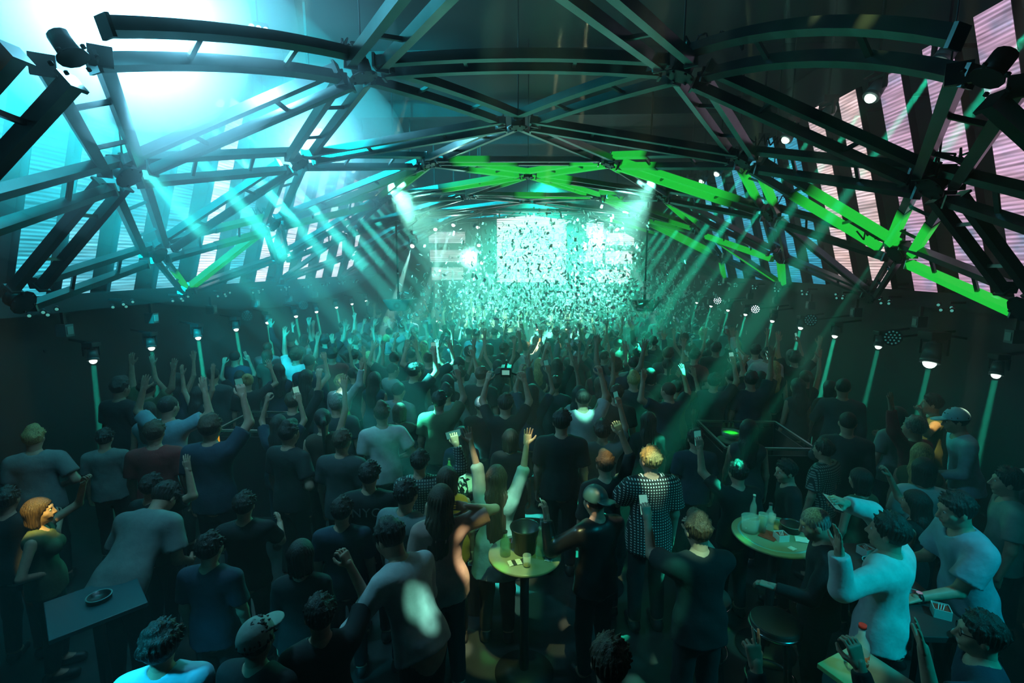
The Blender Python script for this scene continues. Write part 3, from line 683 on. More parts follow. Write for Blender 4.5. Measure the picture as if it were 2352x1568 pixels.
def hair_mesh(kind, vox):
    if (kind, vox) in HAIRS: return HAIRS[kind, vox]
    lo, hi = (-.14, -.17, -.14), (.14, .16, .17)
    if kind in ('long', 'verylong'): lo = (-.17, -.22, -.62 if kind == 'verylong' else -.42)
    if kind == 'ponytail': lo = (-.14, -.26, -.40)
    f = Field(lo, hi, vox); front = (0, .062, .040); fn = (0, .80, -.60)
    if kind in ('short', 'fade', 'curly', 'pomp'):
        g = {'short': .010, 'fade': .004, 'curly': .022, 'pomp': .007}[kind]
        f.ell((0, -.014, .034), (.079+g, .098+g, .092+g), k=.01)
        f.cutp(front, fn)
        f.cutp((0, -.05, -.055), (0, .35, -.93))
        rr = random.Random(len(kind))
        for j in range(60 if kind != 'fade' else 0):
            a = rr.uniform(0, 6.28); z = rr.uniform(.0, 1); x, y = math.cos(a)*math.sqrt(1-z*z), math.sin(a)*math.sqrt(1-z*z)
            if y > .55 and z < .5: continue
            c_ = np.array((x*(.079+g), -.014+y*(.098+g), .034+z*(.092+g))); f.cone(c_*.96, c_+np.array((x*.008+.01, y*.01+.012, z*.012)), .013, .005, .008)
        if kind == 'pomp': f.cone((0, .055, .105), (0, -.03, .125), .042, .04, .03).cone((0, .075, .10), (0, .06, .13), .028, .02, .03)
        if kind == 'curly':
            rr = random.Random(3)
            for j in range(46):
                a = rr.uniform(0, 6.28); z = rr.uniform(-.2, 1); x, y = math.cos(a)*math.sqrt(1-z*z), math.sin(a)*math.sqrt(1-z*z)
                if y > .5 and z < .55: continue
                f.ell((x*.093, -.014+y*.112, .034+z*.108), (.021,)*3, k=.012)
    elif kind in ('long', 'verylong', 'bob', 'ponytail', 'bun'):
        f.ell((0, -.014, .034), (.092, .112, .104), k=.01); f.cutp(front, fn)
        if kind in ('ponytail', 'bun'): f.cutp((0, -.05, -.060), (0, .5, -.86))
        if kind == 'bun': f.ell((0, -.10, .10), (.04, .04, .038), k=.012)
        if kind == 'ponytail': f.cone((0, -.115, .06), (0, -.165, .02), .028, .034, .015).cone((0, -.165, .02), (0, -.145, -.34), .036, .012, .02, (1, 0, 0), .8)
        if kind == 'bob':
            f.cone((-.045, -.03, .02), (-.055, -.035, -.10), .055, .042, .03).cone((.045, -.03, .02), (.055, -.035, -.10), .055, .042, .03).cone((0, -.07, .02), (0, -.075, -.10), .055, .045, .03)
        if kind in ('long', 'verylong'):
            L = -.36 if kind == 'long' else -.56
            f.cone((-.045, -.035, .02), (-.055, -.05, -.16), .055, .045, .03).cone((.045, -.035, .02), (.055, -.05, -.16), .055, .045, .03)
            f.cone((0, -.075, .02), (0, -.105, -.18), .060, .066, .03).cone((0, -.105, -.18), (0, -.135, L), .095, .075, .03, (0, 1, 0), .55)
            f.cone((-.06, -.08, -.15), (-.05, -.125, L+.03), .05, .03, .03).cone((.06, -.08, -.15), (.05, -.125, L+.01), .05, .03, .03)
    amp = .0035 if vox < .008 else .002
    X = np.arange(f.n[0])*f.v+f.o[0]; Y = np.arange(f.n[1])*f.v+f.o[1]; Z = np.arange(f.n[2])*f.v+f.o[2]
    ang = np.arctan2(X[:, None], -(Y[None, :]+.01))
    f.f = f.f+(amp*np.sin(ang*26)[:, :, None]*(.7+.6*np.sin(Z*40)[None, None, :])).astype(np.float32)
    v, q = f.mesh(); HAIRS[kind, vox] = (v, q); return v, q
CAPS = {}
def cap_mesh(kind, vox=.007):
    if kind in CAPS: return CAPS[kind]
    f = Field((-.12, -.21, -.03), (.12, .24, .17), vox)
    f.ell((0, -.012, .040), (.096, .116, .108), k=.01); f.cutp((0, 0, .028), (0, .10, -.99))
    s = 1 if kind == 'cap' else -1
    if kind != 'beanie': f.ell((0, s*.135-.01, .040), (.070, .085, .010), k=.008)
    f.ell((0, -.012, .150), (.008, .008, .006), k=.003)
    v, q = f.mesh(); CAPS[kind] = (v, q); return v, q

def rot_from(z, yh):
    z = np.array(z, float); z /= np.linalg.norm(z); y = np.array(yh, float); y = y-(y @ z)*z
    if np.linalg.norm(y) < 1e-3: y = np.array((1.0, 0, 0)); y = y-(y @ z)*z
    y /= np.linalg.norm(y); x = np.cross(y, z); return np.stack((x, y, z), 1)
def nrm(v): v = np.array(v, float); return v/np.linalg.norm(v)
def Rx(a): c, s = math.cos(a), math.sin(a); return np.array(((1, 0, 0), (0, c, -s), (0, s, c)))
def Ry(a): c, s = math.cos(a), math.sin(a); return np.array(((c, 0, s), (0, 1, 0), (-s, 0, c)))
def Rz(a): c, s = math.cos(a), math.sin(a); return np.array(((c, -s, 0), (s, c, 0), (0, 0, 1)))

SKIN = mat('skin', (.50, .30, .21), .5, noise=.08, scale=30); SKIN_D = mat('skin_tan', (.34, .20, .14), .5, noise=.08, scale=30)
LIP = mat('lip', (.40, .13, .11), .45); EYEW = mat('eye_white', (.75, .75, .72), .25); IRIS = mat('iris_dark', (.02, .015, .01), .2)
def hair_mat(name, col, rough=.58):
    if name in _mc: return _mc[name]
    m, t, b = nt(name); N, L = t.nodes, t.links; b.inputs['Roughness'].default_value = rough
    tc = N.new('ShaderNodeTexCoord'); mp = N.new('ShaderNodeMapping'); mp.inputs['Scale'].default_value = (160, 160, 9); nz = N.new('ShaderNodeTexNoise'); nz.inputs['Scale'].default_value = 1
    L.new(tc.outputs['Object'], mp.inputs[0]); L.new(mp.outputs[0], nz.inputs['Vector'])
    cr = N.new('ShaderNodeValToRGB'); cr.color_ramp.elements[0].color = (*[c*.4 for c in col], 1); cr.color_ramp.elements[1].color = (*[min(c*1.6, 1) for c in col], 1)
    cr.color_ramp.elements[0].position = .3; cr.color_ramp.elements[1].position = .7
    bp = N.new('ShaderNodeBump'); bp.inputs['Strength'].default_value = .8; bp.inputs['Distance'].default_value = .008
    L.new(nz.outputs['Fac'], cr.inputs[0]); L.new(cr.outputs[0], b.inputs['Base Color']); L.new(nz.outputs['Fac'], bp.inputs['Height']); L.new(bp.outputs[0], b.inputs['Normal'])
    _mc[name] = m; return m
H_BLK = hair_mat('hair_black', (.018, .014, .012)); H_BRN = hair_mat('hair_brown', (.07, .04, .022)); H_BLD = hair_mat('hair_blond', (.42, .30, .12)); H_GRY = hair_mat('hair_grey', (.22, .21, .20))
def cloth(name, col, rough=.85): return mat('cloth_'+name, col, rough, noise=.12, scale=14, bump=.6)
JEANS = cloth('denim', (.03, .045, .08)); PANT = cloth('black_trousers', (.012, .012, .014)); SHOE = mat('shoe', (.02, .02, .02), .5)
def check_mat(name, c1, c2, scale, thr=-.25):
    if name in _mc: return _mc[name]
    m, t, b = nt(name); N, L = t.nodes, t.links; b.inputs['Roughness'].default_value = .85
    tc = N.new('ShaderNodeTexCoord'); sp_ = N.new('ShaderNodeSeparateXYZ'); L.new(tc.outputs['Object'], sp_.inputs[0])
    outs = []
    for ax in ('X', 'Z'):
        mu = N.new('ShaderNodeMath'); mu.operation = 'MULTIPLY'; mu.inputs[1].default_value = scale*2*math.pi; L.new(sp_.outputs[ax], mu.inputs[0])
        sn = N.new('ShaderNodeMath'); sn.operation = 'SINE'; L.new(mu.outputs[0], sn.inputs[0])
        gt = N.new('ShaderNodeMath'); gt.operation = 'GREATER_THAN'; gt.inputs[1].default_value = thr; L.new(sn.outputs[0], gt.inputs[0]); outs.append(gt)
    mu = N.new('ShaderNodeMath'); mu.operation = 'MULTIPLY'; L.new(outs[0].outputs[0], mu.inputs[0]); L.new(outs[1].outputs[0], mu.inputs[1])
    mx = N.new('ShaderNodeMix'); mx.data_type = 'RGBA'; mx.inputs[6].default_value = (*c1, 1); mx.inputs[7].default_value = (*c2, 1)
    L.new(mu.outputs[0], mx.inputs[0]); L.new(mx.outputs[2], b.inputs['Base Color']); _mc[name] = m; return m

ARM = {  # upper arm, forearm (towards the person's right = +x for side 1), palm normal, hand kind
    'down': ((.16, .02, -1), (.05, .22, -1), (-1, 0, 0), 'relaxed'),
    'hip': ((.55, -.25, -1), (-.75, .45, -.35), (-.2, 0, -1), 'relaxed'),
    'up': ((.35, .25, 1), (.02, .12, 1), (0, 1, 0), 'open'),
    'upwide': ((.75, .15, .85), (.15, .10, 1), (0, 1, 0), 'open'),
    'upbent': ((.85, .30, .45), (-.25, .15, 1), (0, 1, 0), 'open'),
    'fist': ((.45, .35, .9), (0, .25, 1), (0, 1, 0), 'fist'),
    'phone': ((.45, .75, .35), (-.38, .35, 1), (-.5, .6, .2), 'hold'),
    'phonehi': ((.40, .60, .75), (-.25, .15, 1), (-.5, .6, .2), 'hold'),
    'fwd': ((.25, .55, -.8), (-.25, 1, .25), (-1, 0, .1), 'relaxed'),
    'table': ((.22, .35, -.9), (-.25, .95, -.05), (0, .1, -1), 'relaxed'),
}
def pick_arm(a, s):
    if isinstance(a, str): a = ARM[a]
    u, f, p, k = a
    return nrm((u[0]*s, u[1], u[2])), nrm((f[0]*s, f[1], f[2])), nrm((p[0]*s, p[1], p[2])), k
PROTO = {}
def person(name='person', h=1.74, fem=False, armR='down', armL='down', lean=(0, 0), twist=0.0, head=(0, 0, 0), hair='short', cap=None, sleeve='short', loose=1.0,
           vox=.020, hvox=.0065, handvox=.006, hem=.86, flare=0.0, stance=.10, knee=0.0):
    """build the meshes of one person in local space (faces +y, feet at z=0). returns dict part -> mesh data and key points"""
    S = h/1.74; sh_w = (.165 if fem else .190)
    T = Rx(-lean[0]) @ Ry(lean[1]) @ Rz(twist); pel = np.array((0, 0, .95))
    def tp(x, y, z): return pel+T @ (np.array((x, y, z))-pel)
    fr = T @ np.array((0, 1.0, 0))
    k = dict(chest=tp(0, 0, 1.30), neck=tp(0, -.012, 1.47))
    arms = []
    for s, a in ((1, armR), (-1, armL)):
        u, f, pn, kind = pick_arm(a, s)
        up_ = max(u[2], 0)
        sh = tp(s*(sh_w-.015*up_), -.005, 1.405+.035*up_); el = sh+(T @ u)*.285; wr = el+(T @ f)*.25
        arms.append((s, sh, el, wr, T @ f, T @ pn, kind))
    hc = tp(0, .012, 1.475)+(T @ Rz(head[0]) @ Rx(head[1])) @ np.array((0, .018, .150)); HR = T @ Rz(head[0]) @ Rx(head[1]) @ Ry(head[2])
    pts = np.array([hc, (0, 0, 0), (-.22, -.15, 0), (.22, .25, 0)]+[x for a in arms for x in a[1:4]]); lo = pts.min(0)-(.12, .12, .04); hi = pts.max(0)+(.12, .12, .10)
    legs = []
    for s in (1, -1):
        hp = np.array((s*.085, 0, .92)); kn = np.array((s*stance, .03+knee, .50)); an = np.array((s*(stance+.01), -.02, .085)); legs.append((hp, kn, an))
    def limbs(F_, g, arm_len, torso=True, leg=False, hips=True):
        if torso:
            wa = .118 if fem else .136; ch = .140 if fem else .166
            F_.cone(tp(0, 0, .97), tp(0, 0, 1.12), (.158 if fem else .148)+g, wa+g, .05, fr, .70)
            F_.cone(tp(0, 0, 1.12), tp(0, 0, 1.33), wa+g, ch+g, .05, fr, .66)
            F_.cone(tp(-sh_w+.05, -.01, 1.395), tp(sh_w-.05, -.01, 1.395), .066+g, .066+g, .06)
            if fem:
                for s in (-1, 1): F_.ell(tp(s*.062, .095, 1.285), (.055+g, .055+g, .055+g), k=.04)
        for (s, sh, el, wr, fd, pn, kind) in arms:
            if arm_len <= 0: break
            ra, rb, rc = (.043, .035, .024) if fem else (.052, .042, .028)
            if arm_len >= 1.0:
                F_.cone(sh, el, ra+g, rb+g, .03)
                tt = min(arm_len-1, 1.0); e = el+(wr-el)*tt; n_ = nrm(wr-el)
                F_.cone(el, e+n_*.02, rb+g, rb+(rc-rb)*tt+g, .02, cut=(e, n_) if arm_len < 2 else None)
            else:
                e = sh+(el-sh)*arm_len; n_ = nrm(el-sh); F_.cone(sh, e+n_*.04, ra+g*1.2, ra+(rb-ra)*arm_len+g*1.9, .035, cut=(e, n_))
        if leg:
            F_.cone(tp(0, 0, .95)*(1, 1, 1), np.array((0, 0, .90)), .150+g, .145+g, .04, (0, 1, 0), .75)
            for hp, kn, an in legs:
                F_.cone(hp, kn, .088+g, .060+g, .04).cone(kn, an, .060+g, .040+g, .03)
    P_ = {}
    # body: torso, limbs, feet
    B = Field(lo, hi, vox); limbs(B, 0, 2.0, True, True)
    B.cone(tp(0, -.012, 1.43), hc-HR @ np.array((0, .02, .08)), .058 if not fem else .047, .055 if not fem else .046, .04)
    for hp, kn, an in legs: B.cone(an, an+np.array((0, .15, -.045)), .042, .034, .03).cone(an, an+np.array((0, -.03, -.05)), .04, .034, .02)
    v, q = B.mesh(); parts = [(v, q, 0)]
    hv, hq, hm = head_mesh(hvox, fem); parts.append((hv @ HR.T*(1 if not fem else .96)+hc, hq, hm))
    for (s, sh, el, wr, fd, pn, kind) in arms:
        av, aq = hand_mesh(kind, handvox); M = rot_from(fd, pn)
        if s < 0: av = av*np.array((-1, 1, 1)); aq = aq[:, ::-1]
        # thumb side: for the right hand with palm forward the thumb points to the body (-x)
        if np.dot(np.cross(pn, fd), (T @ np.array((1, 0, 0)))) > 0 or True: av = av*np.array((-1, 1, 1)); aq = aq[:, ::-1]
        sc = .92 if fem else 1.0
        parts.append(((av*sc) @ M.T+wr, aq, 0))
        k['hand%s' % ('R' if s > 0 else 'L')] = wr+nrm(fd)*.09+nrm(pn)*.02; k['wrist%s' % ('R' if s > 0 else 'L')] = wr
    vs, qs, mi, off = [], [], [], 0
    for a, b, m in parts:
        vs.append(a); qs.append(b+off); mi.append(m if isinstance(m, np.ndarray) else np.full(len(b), m)); off += len(a)
    P_['body'] = (np.concatenate(vs)*S, np.concatenate(qs), np.concatenate(mi))
    # shirt
    g = .014*loose; F_ = Field(lo, hi, vox*.92 if vox < .016 else vox)
    al = {'none': 0, 'short': .72, 'elbow': 1.1, 'long': 1.93, 'rolled': 1.35}[sleeve]
    limbs(F_, g, al)
    F_.cone(tp(0, 0, .97), tp(0, 0, hem-.05), .176+g*1.2, .186+g*1.4+flare, .05, fr, .74)
    up = T @ np.array((0, 0, 1.0)); F_.cutp(tp(0, 0, hem), -up)
    F_.cone(tp(0, .03, 1.49), tp(0, -.01, 1.56), .072, .085, .01, op='sub')
    for (s, sh, el, wr, *_r) in arms:
        pass
    F_.ripple(.0036 if vox < .016 else .002, 34, 26, 31, h*7)
    v, q = F_.mesh(); P_['shirt'] = (v*S, q, None)
    # trousers
    F_ = Field((-.3, -.25, .05), (.3, .3, 1.1), vox)
    F_.cone((0, 0, .95), (0, 0, .90), .150, .152, .03, (0, 1, 0), .70)
    for hp, kn, an in legs: F_.cone(hp, kn, .094, .074, .035).cone(kn, an, .074, .058, .03)
    F_.cutp((0, 0, .12), (0, 0, -1)); F_.cutp((0, 0, 1.0), (0, 0, 1)); F_.ripple(.0015, 20, 20, 40)
    v, q = F_.mesh(); P_['trousers'] = (v*S, q, None)
    F_ = Field((-.3, -.2, -.02), (.3, .3, .16), .013)
    for hp, kn, an in legs:
        F_.cone(an+np.array((0, -.03, -.035)), an+np.array((0, .16, -.045)), .050, .044, .02); F_.cone(an, an+np.array((0, -.01, -.04)), .050, .050, .02)
    F_.cutp((0, 0, .002), (0, 0, -1)); v, q = F_.mesh(); P_['shoes'] = (v*S, q, None)
    if hair: v, q = hair_mesh(hair, hvox if vox < .016 else .011); P_['hair'] = (((v*(1 if not fem else .97)) @ HR.T+hc)*S, q, None)
    if cap: v, q = cap_mesh(cap); P_['cap'] = ((v @ HR.T+hc)*S, q, None)
    for kk in k: k[kk] = k[kk]*S
    k['handdir'] = [a[4] for a in arms]; k['palm'] = [a[5] for a in arms]
    me = {}
    for pn_, (v, q, mi) in P_.items(): me[pn_] = to_mesh(pn_, v, q, mi)
    return me, k
def place(meshes, loc, yaw, label, shirt, trousers=PANT, hairm=H_BLK, skin=SKIN, capm=None, group=None, scale=1.0, extra=None, cloth_name='shirt'):
    r = empty('person', loc, yaw); r.scale = (scale,)*3
    for pn_, me in meshes.items():
        o = bpy.data.objects.new(cloth_name if pn_ == 'shirt' else pn_, me); C.objects.link(o); o.parent = r
        mats_ = {'body': [skin, LIP, EYEW, IRIS], 'shirt': [shirt], 'trousers': [trousers], 'shoes': [SHOE], 'hair': [hairm], 'cap': [capm or PANT]}[pn_]
        while len(me.materials) < len(mats_): me.materials.append(mats_[len(me.materials)])
        for i, m in enumerate(mats_):
            o.material_slots[i].link = 'OBJECT'; o.material_slots[i].material = m
    tag(r, label, 'person', group)
    return r
# ------------------------------------------------------------------ the people nearest the camera, each built and posed alone
OCC = []                                                        # floor spots already taken (x, y, r)
M_phone = mat('phone_shell', (.015, .015, .018), .25)
M_scr = emis('phone_screen', (.25, .75, .6), .55); M_scr2 = emis('phone_screen_dim', (.05, .35, .3), .5)
def hero(px, yt, Y, yaw, label, shirt, h=None, scr=None, **kw):
    """a person whose crown is seen at px, yt when standing at hall depth Y"""
    look = {k: kw.pop(k) for k in ('trousers', 'hairm', 'skin', 'capm', 'cloth_name', 'group') if k in kw}
    p = P(px, yt, Y); hh = h or max(1.5, min(1.92, p.z-.02))
    kw.setdefault('vox', .0125); kw.setdefault('hvox', .0065); kw.setdefault('handvox', .0042)
    me, k = person(h=hh, **kw)
    r = place(me, (p.x, Y, 0), R(yaw), label, shirt, **look)
    OCC.append((p.x, Y, .27)); k['M'] = Matrix.Translation((p.x, Y, 0)) @ Matrix.Rotation(R(yaw), 4, 'Z'); k['h'] = hh; k['root'] = r
    return k
def phone(k, side, label, lit=True, flip=0, land=False):
    c = k['M'] @ Vector(k['hand'+side]); i = 0 if side == 'R' else 1
    fd = (k['M'].to_3x3() @ Vector(k['handdir'][i])).normalized(); pn = (k['M'].to_3x3() @ Vector(k['palm'][i])); pn = (pn-fd*pn.dot(fd)).normalized()
    c = c+pn*.012+fd*.012
    X = fd.cross(pn).normalized(); Mx = Matrix((X, fd, pn)).transposed()     # screen faces back to the holder
    if land: Mx = Mx @ Matrix.Rotation(R(90), 3, 'Z')
    r = empty('phone', c); r.rotation_euler = Mx.to_euler()
    MB().box((0, 0, 0), (.074, .150, .009)).build('case', M_phone, r, bevel=.003)
    for s in (-1, 1): MB().box((0, 0, s*.0052), (.066, .138, .001)).build('screen' if s < 0 else 'back_glass', (M_scr if lit else M_scr2) if s < 0 else M_phone, r)
    MB().cyl((-.022, .055, .005), (-.022, .055, .008), .008, n=10).build('camera_lens', M_phone, r)
    tag(r, label, 'phone'); return r
T_BLK = cloth('black', (.012, .013, .015)); T_WHT = cloth('white', (.55, .57, .57)); T_GRY = cloth('grey', (.20, .24, .24)); T_PALE = cloth('pale_green', (.26, .36, .32))
T_NAVY = cloth('navy', (.02, .035, .06)); T_PINK = cloth('dusty_pink', (.48, .28, .25)); T_ORG = cloth('orange', (.75, .22, .02)); T_BLUE = cloth('light_blue', (.22, .42, .5))
T_OLV = cloth('olive', (.08, .10, .05)); T_RED = cloth('dark_red', (.20, .02, .02)); T_CYAN = cloth('sky_blue', (.25, .60, .75)); T_CHK = check_mat('cloth_check', (.02, .03, .03), (.30, .36, .34), 42)
T_DOT = check_mat('cloth_dots', (.012, .014, .014), (.62, .70, .66), 42, .15)
M_lea = mat('black_leather', (.015, .015, .016), .30, bump=.2, scale=20)
hero(1290, 942, 5.0, -4, 'man in plain black t-shirt, arms hanging down, right behind the woman with raised arms', T_BLK, hair='short', loose=1.5)
k = hero(1140, 1068, 4.0, 0, 'woman with very long straight hair, pale loose shirt, both arms raised, behind the bucket table', T_PALE, fem=True, hair='verylong', hairm=H_BRN, sleeve='elbow', loose=1.7, hem=.70, flare=.035,
         armR=((.36, .12, 1), (.12, .10, 1), (.2, -1, 0), 'open'), armL=((.10, .10, 1), (.26, .10, 1), (-.2, -1, 0), 'open'), cloth_name='shirt')
hero(1499, 1027, 4.2, 8, 'blond boy in black shirt covered in a white dot grid, seen from behind', T_DOT, hair='short', hairm=H_BLD, loose=1.9, armR='down', armL='fwd', head=(.35, .0, 0), hem=.80)
k = hero(1385, 966, 5.25, 0, 'man in grey-green t-shirt holding a phone over his head, behind the capped man', T_GRY, hair='curly', armR='phonehi', armL='down', loose=1.4); phone(k, 'R', 'phone held over the head of the man in grey-green t-shirt', False)
k = hero(1392, 1040, 4.35, 10, 'person in black long sleeved top with swept up hair and right forearm stretched high', T_BLK, hair='pomp', hairm=H_BRN, sleeve='elbow', armR=((.30, .1, 1), (-.42, .1, 1), (.1, 1, 0), 'hold'), armL='down')
hero(1340, 893, 5.9, 0, 'man in white t-shirt with short dark hair, one hand raised, centre of the crowd', T_WHT, hair='fade', armR='phonehi', armL='down', loose=1.4)
k = hero(1375, 1120, 3.6, 30, 'man in backwards cap and black leather jacket holding a cigarette', M_lea, hair='fade', cap='backcap', capm=mat('cap_dark_green', (.03, .10, .09), .4), sleeve='long', cloth_name='jacket', loose=1.5,
         armL=((.62, .55, -.62), (-.05, .40, 1), (.3, .6, 0), 'pinch'), armR='down', head=(.1, -.1, 0))
c = k['M'] @ Vector(k['handL']); r = empty('cigarette', c); dd = Vector((-.35, .1, .9)).normalized()
MB().cyl(dd*.02, dd*.07, .0045, n=8).build('paper', mat('paper_white', (.8, .8, .76), .7), r); MB().cyl(dd*.0, dd*.02, .0046, n=8).build('filter', T_ORG, r); tag(r, 'cigarette between the fingers of the man in backwards cap', 'cigarette')
k = hero(1622, 1193, 3.1, 12, 'man in black t-shirt with spiky quiff holding a lit phone in front of him', T_BLK, hair='pomp', hairm=H_BRN, armL=((.18, 1, -.15), (-.02, .35, 1), (.1, 1, 0), 'hold'), armR=((.35, .9, -.45), (-.55, .35, .9), (-.3, 1, 0), 'hold'), lean=(.10, 0), loose=1.4)
phone(k, 'L', 'phone with a lit screen held by the man with spiky quiff')
k = hero(2055, 1182, 3.05, 38, 'young man in white sweatshirt filming with a phone held above his head', T_WHT, hair='short', sleeve='long', cloth_name='sweatshirt', loose=1.9, hem=.88,
         armL=((1.0, .35, -.12), (.10, .10, 1), (.5, .5, 0), 'open'), armR=((.15, .75, .75), (-.9, .35, .40), (0, .4, -1), 'hold'), head=(.15, .05, 0)); phone(k, 'R', 'phone held up by the young man in white sweatshirt', False, land=True)
k = hero(2262, 1130, 3.35, 80, 'man in light blue t-shirt and wristwatch reaching over the red lit table', T_BLUE, hair='short', loose=2.0, armL=((.10, .55, -.75), (.15, 1, -.05), (0, 0, -1), 'relaxed'), armR=((.2, .4, -.9), (-.25, 1, 0), (0, 0, -1), 'relaxed'), lean=(.18, 0))
c = k['M'] @ Vector(k['wristL']); r = empty('wristwatch', c); MB().cyl((0, 0, -.034), (0, 0, -.028), .017, n=16).cyl((0, 0, .029), (0, 0, .037), .019, n=16).build('case', M_chrome, r)
MB().cyl((-.012, 0, 0), (.012, 0, 0), .034, n=16).build('strap', M_black, r); tag(r, 'pale round wristwatch on the forearm over the red lit table', 'watch')
k = hero(1012, 1135, 3.4, 22, 'woman in dusty pink t-shirt with bent arm and hand laid on her head', T_PINK, fem=True, hair='long', hairm=H_BRN, loose=1.6, h=1.70,
         armR=((1.0, .15, .22), (-.95, -.12, .30), (.2, .6, -.6), 'relaxed'), armL='down', head=(-.1, .1, .1))
hero(1030, 1210, 3.95, 15, 'woman in orange top half hidden behind the raised elbow', T_ORG, fem=True, hair='bob', hairm=H_BRN, sleeve='none', armR='down', armL='down', h=1.60)
hero(968, 1330, 2.75, 62, 'man in white shirt streaked with green light leaning forward beside the pink t-shirt woman', T_WHT, h=1.74, hair='short', sleeve='elbow', lean=(.45, .1), loose=1.3, hem=.93, armR=((.3, .5, -.8), (0, .9, -.5), (-1, 0, 0), 'relaxed'), armL=((.5, .6, -.6), (-.2, .8, -.5), (-1, 0, 0), 'relaxed'))
k = hero(1975, 1640, 1.75, 6, 'person below the picture edge raising two pale hands with a phone', T_BLK, h=1.62, sleeve='long', hair='short', armL=((.10, .80, -.10), (.02, .40, .95), (.1, 1, 0), 'peace'), armR=((.35, .75, -.1), (-.15, .4, 1), (-.2, 1, 0), 'hold'))
k = hero(2268, 1462, 2.35, 62, 'person in glasses lifting one hand at the lower right corner', T_NAVY, h=1.56, hair='short', armL=((.3, .8, -.1), (0, .25, 1), (0, 1, 0), 'open'), armR='down')
hc = k['M'] @ Vector((0, .10, 1.56*.945)); r = empty('glasses', hc); r.rotation_euler = (0, 0, R(62)); g_ = MB()
for s in (-1, 1): g_.lathe((0, 0, 0), [(.020, 0), (.022, .002), (.020, .004)], 16, Matrix.Translation((s*.03, .012, -.01)) @ Matrix.Rotation(R(90), 4, 'X')).bar((s*.052, .01, -.005), (s*.078, -.09, -.005), .003, .004)
g_.bar((-.01, .012, -.008), (.01, .012, -.008), .003, .003).build('frame', M_black, r); tag(r, 'dark rimmed glasses on the person at the lower right corner', 'glasses')
hero(1905, 1165, 3.35, 68, 'balding man in dark jacket looking down at the round table', T_BLK, hair='fade', hairm=H_GRY, sleeve='long', cloth_name='jacket', armL='table', armR='down', head=(.1, -.35, 0))
hero(1815, 1083, 4.5, 80, 'man in dark shirt in profile behind the round table with drinks', T_BLK, hair='short', armL='down', armR='down', head=(.2, -.1, 0))
hero(255, 1215, 3.25, 0, 'person in grey shirt bending forward at the dark lower left', T_GRY, h=1.74, hair='short', lean=(.85, 0), armR='fwd', armL='fwd', loose=1.6)
hero(365, 1480, 2.15, 15, 'person in bright blue t-shirt at the bottom left edge', T_CYAN, hair='curly', armR='down', armL='down', loose=1.5)
hero(585, 1502, 2.2, -10, 'person in a pale green cap at the bottom edge left of centre', T_BLK, hair='short', cap='cap', capm=T_PALE, armR='down', armL='down')
hero(78, 1150, 3.45, -60, 'woman lit yellow from above near the lower left edge', T_OLV, fem=True, hair='bob', hairm=H_BRN, armR='hip', armL='phone', sleeve='none')
hero(8, 1130, 3.6, 20, 'person with dim yellow lit arm cut by the left edge', T_BLK, hair='short', armR='fwd', armL='down')
hero(2150, 905, 6.2, 60, 'dancer in dark vest with flexed yellow lit arm by the right wall', T_OLV, hair='short', sleeve='none', armL=((1, .4, -.2), (.1, .3, 1), (0, 1, 0), 'fist'), armR='down')
hero(2245, 938, 5.3, 70, 'person in sky blue jacket and orange trousers by the right wall', T_CYAN, trousers=T_ORG, hair='short', cap='cap', capm=T_CYAN, sleeve='long', armL='table', armR='down', lean=(.2, 0))
k = hero(962, 1035, 4.35, 8, 'man in checked shirt lifting a phone with his right arm', T_CHK, hair='short', sleeve='long', armR=((.95, .25, .45), (-.25, .15, 1), (-.1, 1, 0), 'hold'), armL='down', loose=1.5); phone(k, 'R', 'phone lifted sideways by the man in checked shirt', False, land=True)
hero(700, 848, 7.0, -10, 'tall woman with very long black hair standing by the left booth rail', T_BLK, fem=True, hair='verylong', armR='phonehi', armL='down', sleeve='none')
hero(780, 860, 7.1, -25, 'man in white long sleeved shirt right of the long haired woman, arm pointing up', T_WHT, hair='short', hairm=H_BLD, sleeve='long', armR='upwide', armL='down')
k = hero(845, 1062, 3.95, 5, 'man in black t-shirt printed NYC across the back', T_BLK, hair='short', armR='down', armL='down', loose=1.3)
def text_mesh(name, txt, size, mat_):
    cu = bpy.data.curves.new(name, 'FONT'); cu.body = txt; cu.size = size; cu.align_x = 'CENTER'; cu.align_y = 'CENTER'; cu.extrude = .001; cu.space_character = 1.1
    t = bpy.data.objects.new('t', cu); C.objects.link(t); bpy.context.view_layer.update()
    me = bpy.data.meshes.new_from_object(t.evaluated_get(bpy.context.evaluated_depsgraph_get())); bpy.data.objects.remove(t); me.name = name; me.materials.clear()
    return link_mesh(name, me, mat_)
def back_text(k, txt, z, size, mat_, name, dx=0.0, off=.142):
    o = text_mesh(name, txt, size, mat_); o.parent = k['root']; o.location = (dx, -off, z); o.rotation_euler = (R(90), 0, 0); return o
back_text(k, 'NYC', 1.26, .11, T_GRY, 'lettering')
hero(782, 1150, 3.55, 10, 'person in dull blue shirt left of the NYC t-shirt', T_NAVY, hair='short', armR='down', armL='down')
hero(928, 1105, 3.6, -20, 'person in teal grey shirt right of the NYC t-shirt, elbow out', T_GRY, hair='short', armR='hip', armL='down', loose=1.6)
k = hero(1160, 905, 5.8, 0, 'camera operator with a video camera raised over the crowd', T_BLK, hair='short', armR='phonehi', armL='phonehi')
c = (k['M'] @ ((Vector(k['handR'])+Vector(k['handL']))/2))+Vector((0, .02, .0)); r = empty('video_camera', c)
MB().box((0, .02, .02), (.13, .22, .12)).build('body', M_black, r, bevel=.01); MB().cyl((0, .13, .02), (0, .24, .02), .045, .05, n=18).build('lens', M_black, r)
